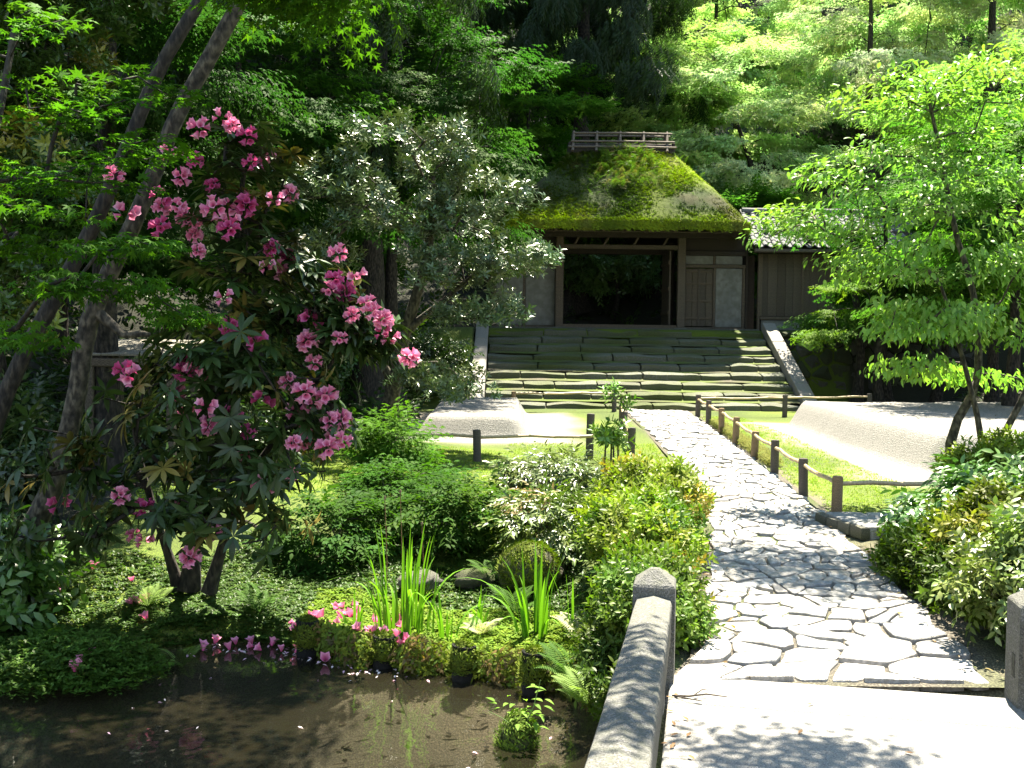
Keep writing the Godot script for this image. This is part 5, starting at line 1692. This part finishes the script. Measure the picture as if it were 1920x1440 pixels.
func carpets() -> void:
	# moss and seedlings that nobody could count, each kind one object
	var fresh: Array[Transform3D] = []
	var fc := PackedColorArray()
	var dark: Array[Transform3D] = []
	var dc := PackedColorArray()
	var lawn: Array[Transform3D] = []
	var lc := PackedColorArray()
	for k in 16000:
		var x := rnd(-5.0, 0.9)
		var sh := shore_at(x)
		var d := sh + pow(R.randf(), 1.5) * 2.6 - 0.06
		var y := ground(x, -d)
		if y < WATER: y = WATER + 0.02
		var b := Basis(UP, rnd(0, TAU)).scaled(Vector3.ONE * rnd(0.7, 1.4))
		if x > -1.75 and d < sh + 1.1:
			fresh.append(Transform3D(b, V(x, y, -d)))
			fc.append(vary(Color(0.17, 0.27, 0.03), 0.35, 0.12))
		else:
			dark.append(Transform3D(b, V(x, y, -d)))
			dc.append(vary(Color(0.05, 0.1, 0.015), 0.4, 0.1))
	for k in 2300:                                     # plants that hang over the bank's edge
		var x := rnd(-1.7, 0.55)
		if minf(minf(absf(x - 0.18), absf(x + 0.34)), minf(absf(x + 0.97), absf(x + 1.62))) < 0.11: continue
		var wild := N1.get_noise_1d(x * 260.0)
		var d := shore_at(x) + rnd(-0.1, 0.07) - 0.12 * wild
		fresh.append(Transform3D(frame(V(rnd(-1, 1), rnd(-0.3, 0.6), rnd(-0.2, 1)), V(0, 0.5, 1)).scaled(Vector3.ONE * rnd(0.5, 1.5)), V(x, WATER + rnd(0.0, 0.2 + 0.14 * wild), -d + 0.05)))
		fc.append(vary(Color(0.15, 0.2, 0.03) if R.randf() < 0.75 else Color(0.16, 0.12, 0.05), 0.4, 0.15))
	for k in 1500:                                     # the leafy islet at the left
		var p := ball()
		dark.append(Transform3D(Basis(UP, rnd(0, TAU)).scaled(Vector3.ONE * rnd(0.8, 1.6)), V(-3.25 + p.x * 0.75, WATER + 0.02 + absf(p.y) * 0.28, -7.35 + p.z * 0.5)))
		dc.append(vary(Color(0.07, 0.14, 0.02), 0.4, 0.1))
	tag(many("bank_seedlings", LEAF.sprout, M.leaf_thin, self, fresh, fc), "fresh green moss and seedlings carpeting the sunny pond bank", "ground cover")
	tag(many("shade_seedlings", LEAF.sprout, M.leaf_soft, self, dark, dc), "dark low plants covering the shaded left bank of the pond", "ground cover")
	for k in 26000:
		var right := k % 3 == 0
		var x := rnd(3.3, 5.6) if right else rnd(-4.5, 2.5)
		var d := rnd(10.5, 22.5) if right else rnd(10.5, 17.2)
		if right and x < lut(PATH_R, d) + 0.12: continue
		if not right and x > lut(PATH_L, d) - 0.1: continue
		if right and x > 5.1: continue
		if N1.get_noise_2d(x * 12.0, d * 12.0) > 0.25: continue
		lawn.append(Transform3D(Basis(UP, rnd(0, TAU)).scaled(Vector3.ONE * rnd(0.5, 1.1)), V(x, ground(x, -d) - 0.004, -d)))
		lc.append(vary(Color(0.2, 0.29, 0.02), 0.3, 0.15))
	for k in 3500:                                      # shaggy moss along the right edge of the path
		var d := rnd(14.5, 20.5)
		var x := lut(PATH_R, d) + rnd(0.06, 0.28)
		lawn.append(Transform3D(frame(V(-1, rnd(-0.6, 0.3), rnd(-0.5, 0.5)), V(-0.4, 1, 0)).scaled(Vector3.ONE * rnd(0.6, 1.2)), V(x, lut(PATH_Y, d) + rnd(0.0, 0.12), -d)))
		lc.append(vary(Color(0.16, 0.17, 0.03), 0.3, 0.15))
	tag(many("moss_lawn", LEAF.tuft_small, M.mossleaf, self, lawn, lc), "bright moss lawn on both sides of the flagstone path", "moss")
	# tiny plants in the joints of the path
	var jx: Array[Transform3D] = []
	var jc := PackedColorArray()
	for k in 2600:
		var d := 6.0 + 17.5 * pow(R.randf(), 1.6)
		var f := R.randf()
		var x := lerpf(lut(PATH_L, d), lut(PATH_R, d), f)
		if N1.get_noise_2d(x * 20.0, d * 20.0) < 0.05 and k % 4: continue
		jx.append(Transform3D(Basis(UP, rnd(0, TAU)).scaled(Vector3.ONE * rnd(0.2, 0.4)), V(x, lut(PATH_Y, d) - 0.014, -d)))
		jc.append(vary(Color(0.15, 0.22, 0.03), 0.3, 0.15))
	tag(many("joint_moss", LEAF.sprout, M.leaf_thin, self, jx, jc), "small moss and weeds in the joints of the flagstone path", "moss")
	# dry leaves scattered over sand, moss and path
	var lx: Array[Transform3D] = []
	var ll := PackedColorArray()
	for k in 420:
		var x := rnd(-4.0, 8.5)
		var d := rnd(7.0, 23.5)
		if k < 150:
			d = rnd(6.0, 12.0)
			x = lut(PATH_R, d) + rnd(-0.25, 0.35) if k % 2 else lut(PATH_L, d) + rnd(-0.2, 0.25)
		var y := ground(x, -d)
		if x > lut(PATH_L, d) - 0.05 and x < lut(PATH_R, d) + 0.1: y = lut(PATH_Y, d) + 0.024
		elif x > 6.2 and d > 14.0 and d < 20.0: y = 0.815
		elif x > 5.3 or (x < 0.6 and x > -2.0 and d > 16.8) or y < -0.5: continue
		lx.append(Transform3D(frame(V(rnd(-1, 1), rnd(-0.2, 0.3), rnd(-1, 1)), UP + ball() * 0.4).scaled(Vector3.ONE * rnd(0.25, 0.5)), V(x, y + 0.006, -d)))
		ll.append(vary(Color(0.2, 0.13, 0.06) if k % 3 else Color(0.26, 0.2, 0.08), 0.4))
	tag(many("leaf_litter", LEAF.dog, M.leaf_soft, self, lx, ll), "dry brown leaves scattered over path edges, moss and sand", "leaves")
	# fallen blossoms
	for k in 74:
		var x := rnd(-1.8, -0.8)
		var d := shore_at(x) + 0.02 + 0.75 * pow(R.randf(), 1.3)
		if k >= 46:
			x = rnd(-2.5, -1.4)
			d = shore_at(x) - rnd(0.02, 0.3)
		if k >= 62:
			x = rnd(-3.9, -2.2)
			d = rnd(8.3, 9.3)
		if k >= 70:
			x = rnd(-3.1, -2.75)
			d = rnd(6.95, 7.4)
		var wet := k >= 46 and k < 62
		var y := WATER + 0.012 if wet else maxf(ground(x, -d), WATER) + 0.03
		if k >= 70: y = WATER + 0.18
		var o := part("fallen_blossom", LEAF.blossom, [M.petal_pale, M.petal_light, M.petal_light, M.petal][k % 4], self, Transform3D(frame(V(rnd(-1, 1), rnd(-0.5, 0.5), rnd(-1, 1)), UP + ball() * 0.9).scaled(Vector3.ONE * rnd(0.65, 1.05)), V(x, y, -d)))
		if k < 46: tag(o, "pink blossom fallen on the mossy bank left of the iris", "flower", "blossoms heaped on the bank")
		elif wet: tag(o, "pink blossom afloat at the water's edge below the bank", "flower", "blossoms afloat by the bank")
		elif k < 70: tag(o, "pink blossom lying in the dark undergrowth below the rhododendron", "flower", "blossoms under the rhododendron")
		else: tag(o, "pink blossom caught on the leafy islet at the left", "flower", "blossoms on the islet")
	var px: Array[Transform3D] = []
	var pc := PackedColorArray()
	for k in 150:
		var x := rnd(-2.9, 0.4)
		var d := shore_at(x) - pow(R.randf(), 2.0) * 2.0 - 0.05
		if k < 112:
			x = rnd(-2.6, -0.7)
			d = shore_at(x) - rnd(0.03, 0.35)
		px.append(Transform3D(Basis(UP, rnd(0, TAU)).scaled(Vector3.ONE * rnd(0.2, 0.36)), V(x, WATER + 0.006, -d)))
		pc.append(vary(Color(0.7, 0.45, 0.55) if k % 2 else Color(0.7, 0.62, 0.62), 0.15))
	tag(many("floating_petals", LEAF.dog, M.petal_flat, self, px, pc), "tiny pale petals floating on the pond", "petals")
	# sunken twigs and leaves on the pond bed
	var sx: Array[Transform3D] = []
	var sc := PackedColorArray()
	for k in 260:
		var x := rnd(-2.4, 0.3)
		var d := rnd(5.8, 7.6)
		sx.append(Transform3D(Basis(UP, rnd(0, TAU)).scaled(V(rnd(0.3, 1.1), 0.3, rnd(0.15, 0.4))), V(x, ground(x, -d) + 0.015, -d)))
		sc.append(vary(Color(0.05, 0.04, 0.02), 0.4))
	tag(many("sunken_leaves", LEAF.rhodo, M.deadleaf, self, sx, sc), "dark leaves and twigs sunk on the pond bed", "leaves")

# ---------------------------------------------------------------- the wood behind
func layered(x: float, d: float, h: float, r: float, n: int, label: String, o: Dictionary, called := "maple_tree", lean := 0.0, group := "") -> void:
	var y := ground(x, -d) - 0.1
	var blobs := []
	for k in n:
		var f := 0.36 + 0.64 * (k + 0.5) / n
		var a := k * 2.4 + x
		var rr := r * (0.75 - 0.55 * absf(f - 0.62))
		blobs.append([V(x + lean * f + cos(a) * rr * 0.9, y + h * f, -d + sin(a) * rr * 0.8), V(r * rnd(0.38, 0.55), h * 0.045, r * rnd(0.35, 0.5)), o.get("tips", 9)])
	var tr := [[[V(x, y, -d), V(x + lean * 0.25 + rnd(-0.2, 0.2), y + h * 0.3, -d + rnd(-0.2, 0.2)), V(x + lean * 0.6, y + h * 0.6, -d), V(x + lean, y + h * 0.92, -d)], 0.02 * h + 0.03, 0.04]]
	plant(called, label, "tree", tr, blobs, o, group)

func conifer(x: float, d: float, h: float, r: float, low: float, label: String, o: Dictionary) -> void:
	var y := ground(x, -d) - 0.1
	var tips := []
	var blobs := []
	for k in o.get("whorls", 12):
		var f := lerpf(low, 0.98, k / float(o.get("whorls", 12)))
		var rr := r * (1.05 - 0.8 * f) / (1.05 - 0.8 * low)
		for j in 5:
			var a: float = TAU * j / 5.0 + k
			blobs.append([V(x + cos(a) * rr * 0.6, y + h * f - rr * 0.15, -d + sin(a) * rr * 0.6), V(rr * 0.4, 0.25, rr * 0.4), 2])
	plant("cedar_tree", label, "tree", [[[V(x, y, -d), V(x + 0.1, y + h * 0.5, -d), V(x, y + h, -d)], 0.017 * h + 0.05, 0.04]], blobs, o)

func wood() -> void:
	var F := V(0.65, 0.16, 0.65)
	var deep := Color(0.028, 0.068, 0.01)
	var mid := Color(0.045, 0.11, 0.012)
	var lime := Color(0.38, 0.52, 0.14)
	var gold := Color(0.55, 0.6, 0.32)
	var mp := func(col: Color, per := 26, sz := 1.2, more := {}) -> Dictionary:
		return kind("maple_spray_far", "leaf_far", "lean", per, F, sz, col, more)
	# left and middle: dark maples under tall cedars
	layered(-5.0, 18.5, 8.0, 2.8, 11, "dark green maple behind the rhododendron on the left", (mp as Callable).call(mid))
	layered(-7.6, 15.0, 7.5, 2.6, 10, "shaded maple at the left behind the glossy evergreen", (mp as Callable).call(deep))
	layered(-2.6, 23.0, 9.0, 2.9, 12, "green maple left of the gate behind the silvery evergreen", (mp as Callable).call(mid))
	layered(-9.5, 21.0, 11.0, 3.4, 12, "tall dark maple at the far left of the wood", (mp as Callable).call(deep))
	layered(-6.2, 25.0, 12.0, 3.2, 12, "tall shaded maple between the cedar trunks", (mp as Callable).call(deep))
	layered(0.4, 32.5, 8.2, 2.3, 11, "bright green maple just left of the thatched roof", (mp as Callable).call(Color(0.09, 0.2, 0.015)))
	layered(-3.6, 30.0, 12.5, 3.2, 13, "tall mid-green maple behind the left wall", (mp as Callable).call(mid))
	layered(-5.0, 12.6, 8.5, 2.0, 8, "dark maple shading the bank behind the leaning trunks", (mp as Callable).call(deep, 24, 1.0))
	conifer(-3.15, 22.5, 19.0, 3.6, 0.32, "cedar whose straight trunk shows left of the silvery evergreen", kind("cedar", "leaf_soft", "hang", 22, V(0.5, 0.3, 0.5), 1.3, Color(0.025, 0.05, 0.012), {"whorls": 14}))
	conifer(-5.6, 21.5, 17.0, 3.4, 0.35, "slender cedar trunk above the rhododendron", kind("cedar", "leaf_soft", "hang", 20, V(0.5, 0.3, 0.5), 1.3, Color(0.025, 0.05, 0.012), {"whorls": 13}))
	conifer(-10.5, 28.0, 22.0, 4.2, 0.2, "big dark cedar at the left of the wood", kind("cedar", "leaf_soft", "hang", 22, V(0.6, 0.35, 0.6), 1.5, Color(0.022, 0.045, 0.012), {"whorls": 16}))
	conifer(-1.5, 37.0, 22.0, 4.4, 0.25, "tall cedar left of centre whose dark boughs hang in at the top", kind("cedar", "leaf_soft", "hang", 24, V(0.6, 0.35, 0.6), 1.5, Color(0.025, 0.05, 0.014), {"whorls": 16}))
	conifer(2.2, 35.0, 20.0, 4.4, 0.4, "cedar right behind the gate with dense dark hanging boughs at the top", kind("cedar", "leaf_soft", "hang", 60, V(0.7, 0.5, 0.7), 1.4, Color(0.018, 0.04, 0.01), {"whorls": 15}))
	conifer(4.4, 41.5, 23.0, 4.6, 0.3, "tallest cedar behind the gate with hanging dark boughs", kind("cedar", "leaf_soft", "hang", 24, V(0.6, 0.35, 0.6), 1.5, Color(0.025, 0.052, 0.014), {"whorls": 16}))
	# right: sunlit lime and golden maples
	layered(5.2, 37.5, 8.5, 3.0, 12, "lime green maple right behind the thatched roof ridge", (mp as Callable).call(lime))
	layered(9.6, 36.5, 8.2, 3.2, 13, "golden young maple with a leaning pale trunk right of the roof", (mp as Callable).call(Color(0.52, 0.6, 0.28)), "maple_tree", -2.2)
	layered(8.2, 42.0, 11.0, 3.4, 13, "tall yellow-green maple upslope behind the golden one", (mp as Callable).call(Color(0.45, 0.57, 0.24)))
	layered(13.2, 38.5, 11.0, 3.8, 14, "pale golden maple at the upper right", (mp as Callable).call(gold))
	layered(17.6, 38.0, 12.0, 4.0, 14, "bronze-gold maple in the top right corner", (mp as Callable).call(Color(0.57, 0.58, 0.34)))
	layered(14.2, 31.0, 7.5, 2.8, 11, "lime maple above the plank wing's roof", (mp as Callable).call(Color(0.28, 0.42, 0.09)))
	layered(7.4, 33.0, 4.6, 1.6, 8, "small mid-green maple peeping over the right slope of the thatch", (mp as Callable).call(Color(0.08, 0.19, 0.02)))
	layered(11.4, 24.0, 6.5, 2.2, 10, "dark green tree behind the slender bright tree on the right", (mp as Callable).call(mid))
	layered(9.6, 19.5, 6.2, 2.0, 9, "leafy tree at the right edge beyond the sand mound", (mp as Callable).call(Color(0.1, 0.22, 0.02), 24, 1.0))
	layered(12.5, 17.5, 8.0, 2.5, 10, "tree at the far right beside the pine", (mp as Callable).call(mid))
	# bare stems in front of the right wall
	for q in [[8.9, 26.2], [9.9, 26.6], [11.0, 26.3]]:
		layered(q[0], q[1], 5.6, 1.3, 5, ["dark stem before the mossy wall, nearest the steps", "middle dark stem before the mossy wall", "right-hand dark stem before the mossy wall"][int((q[0] - 8.8) / 1.0)], (mp as Callable).call(mid, 14, 1.0), "wall_tree", rnd(-0.4, 0.4))
	# what the open gate looks out on
	for q in [[1.4, 35.2, 2.6, "second"], [3.4, 34.6, 2.2, "fourth"], [5.0, 36.0, 3.4, "sixth"], [2.4, 37.5, 4.6, "third"], [4.2, 38.5, 5.0, "fifth"], [0.2, 37.0, 4.4, "first"], [6.4, 35.0, 3.0, "last"]]:
		layered(q[0], q[1], q[2] + 1.0, 1.5, 7, "dark evergreen thicket seen through the gate, %s from the left" % q[3], kind("oval_spray", "leaf_mid", "rose", 26, V(0.45, 0.3, 0.45), 1.6, Color(0.1, 0.19, 0.05)), "thicket_tree", 0.0)
	# ferns, seedlings and fallen leaves under the trees: one mass
	var ux: Array[Transform3D] = []
	var uc := PackedColorArray()
	for k in 14000:
		var d := 13.0 + 84.0 * pow(R.randf(), 1.5)
		var x := rnd(-0.62, 0.62) * d
		if d < 33.5 and x > -2.0 and x < 11.5: continue
		if d < 16.0 and x > -3.5: continue
		ux.append(Transform3D(frame(ball(), UP + ball() * 0.5).scaled(Vector3.ONE * rnd(1.2, 2.6)), V(x, ground(x, -d) + rnd(0.0, 0.35), -d)))
		uc.append(vary(Color(0.035, 0.07, 0.012), 0.4, 0.15))
	tag(many("forest_undergrowth", LEAF.oval_spray, M.leaf_soft, self, ux, uc), "dark leafy undergrowth covering the slopes of the wood", "undergrowth")
	# hillside trees
	var n := 0
	var rows := ["lowest", "second", "third", "topmost"]
	var nth := ["first", "second", "third", "fourth", "fifth", "sixth", "seventh", "eighth", "ninth", "tenth", "eleventh", "twelfth", "thirteenth", "fourteenth", "fifteenth", "sixteenth"]
	for r in 4:
		var d: float = [47.0, 55.0, 64.0, 74.0][r]
		var x: float = -0.62 * d + 3.0
		var k := 0
		while x < 0.62 * d:
			var right: bool = x > 3.0
			if r == 0 and x > 4.0 and x < 22.0:
				layered(x, d + rnd(-3, 1), 6.0, 4.4, 8, "pale green low maple, %s from the left on the slope above the golden maples" % nth[k], kind("maple_spray_far", "leaf_far", "lean", 26, V(0.9, 0.3, 0.9), 1.9, Color(0.42, 0.56, 0.22), {"tips": 8, "step": 0.8}), "hillside_tree")
				k += 1
				x += 5.2
				continue
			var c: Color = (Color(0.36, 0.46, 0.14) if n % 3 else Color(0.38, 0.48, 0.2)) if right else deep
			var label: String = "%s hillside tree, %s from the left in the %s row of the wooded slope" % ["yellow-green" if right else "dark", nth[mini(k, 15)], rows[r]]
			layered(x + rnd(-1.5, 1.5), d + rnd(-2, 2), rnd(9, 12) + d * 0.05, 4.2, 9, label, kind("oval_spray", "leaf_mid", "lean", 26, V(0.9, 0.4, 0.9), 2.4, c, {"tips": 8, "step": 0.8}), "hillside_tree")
			n += 1
			k += 1
			x += 6.2 + d * 0.03
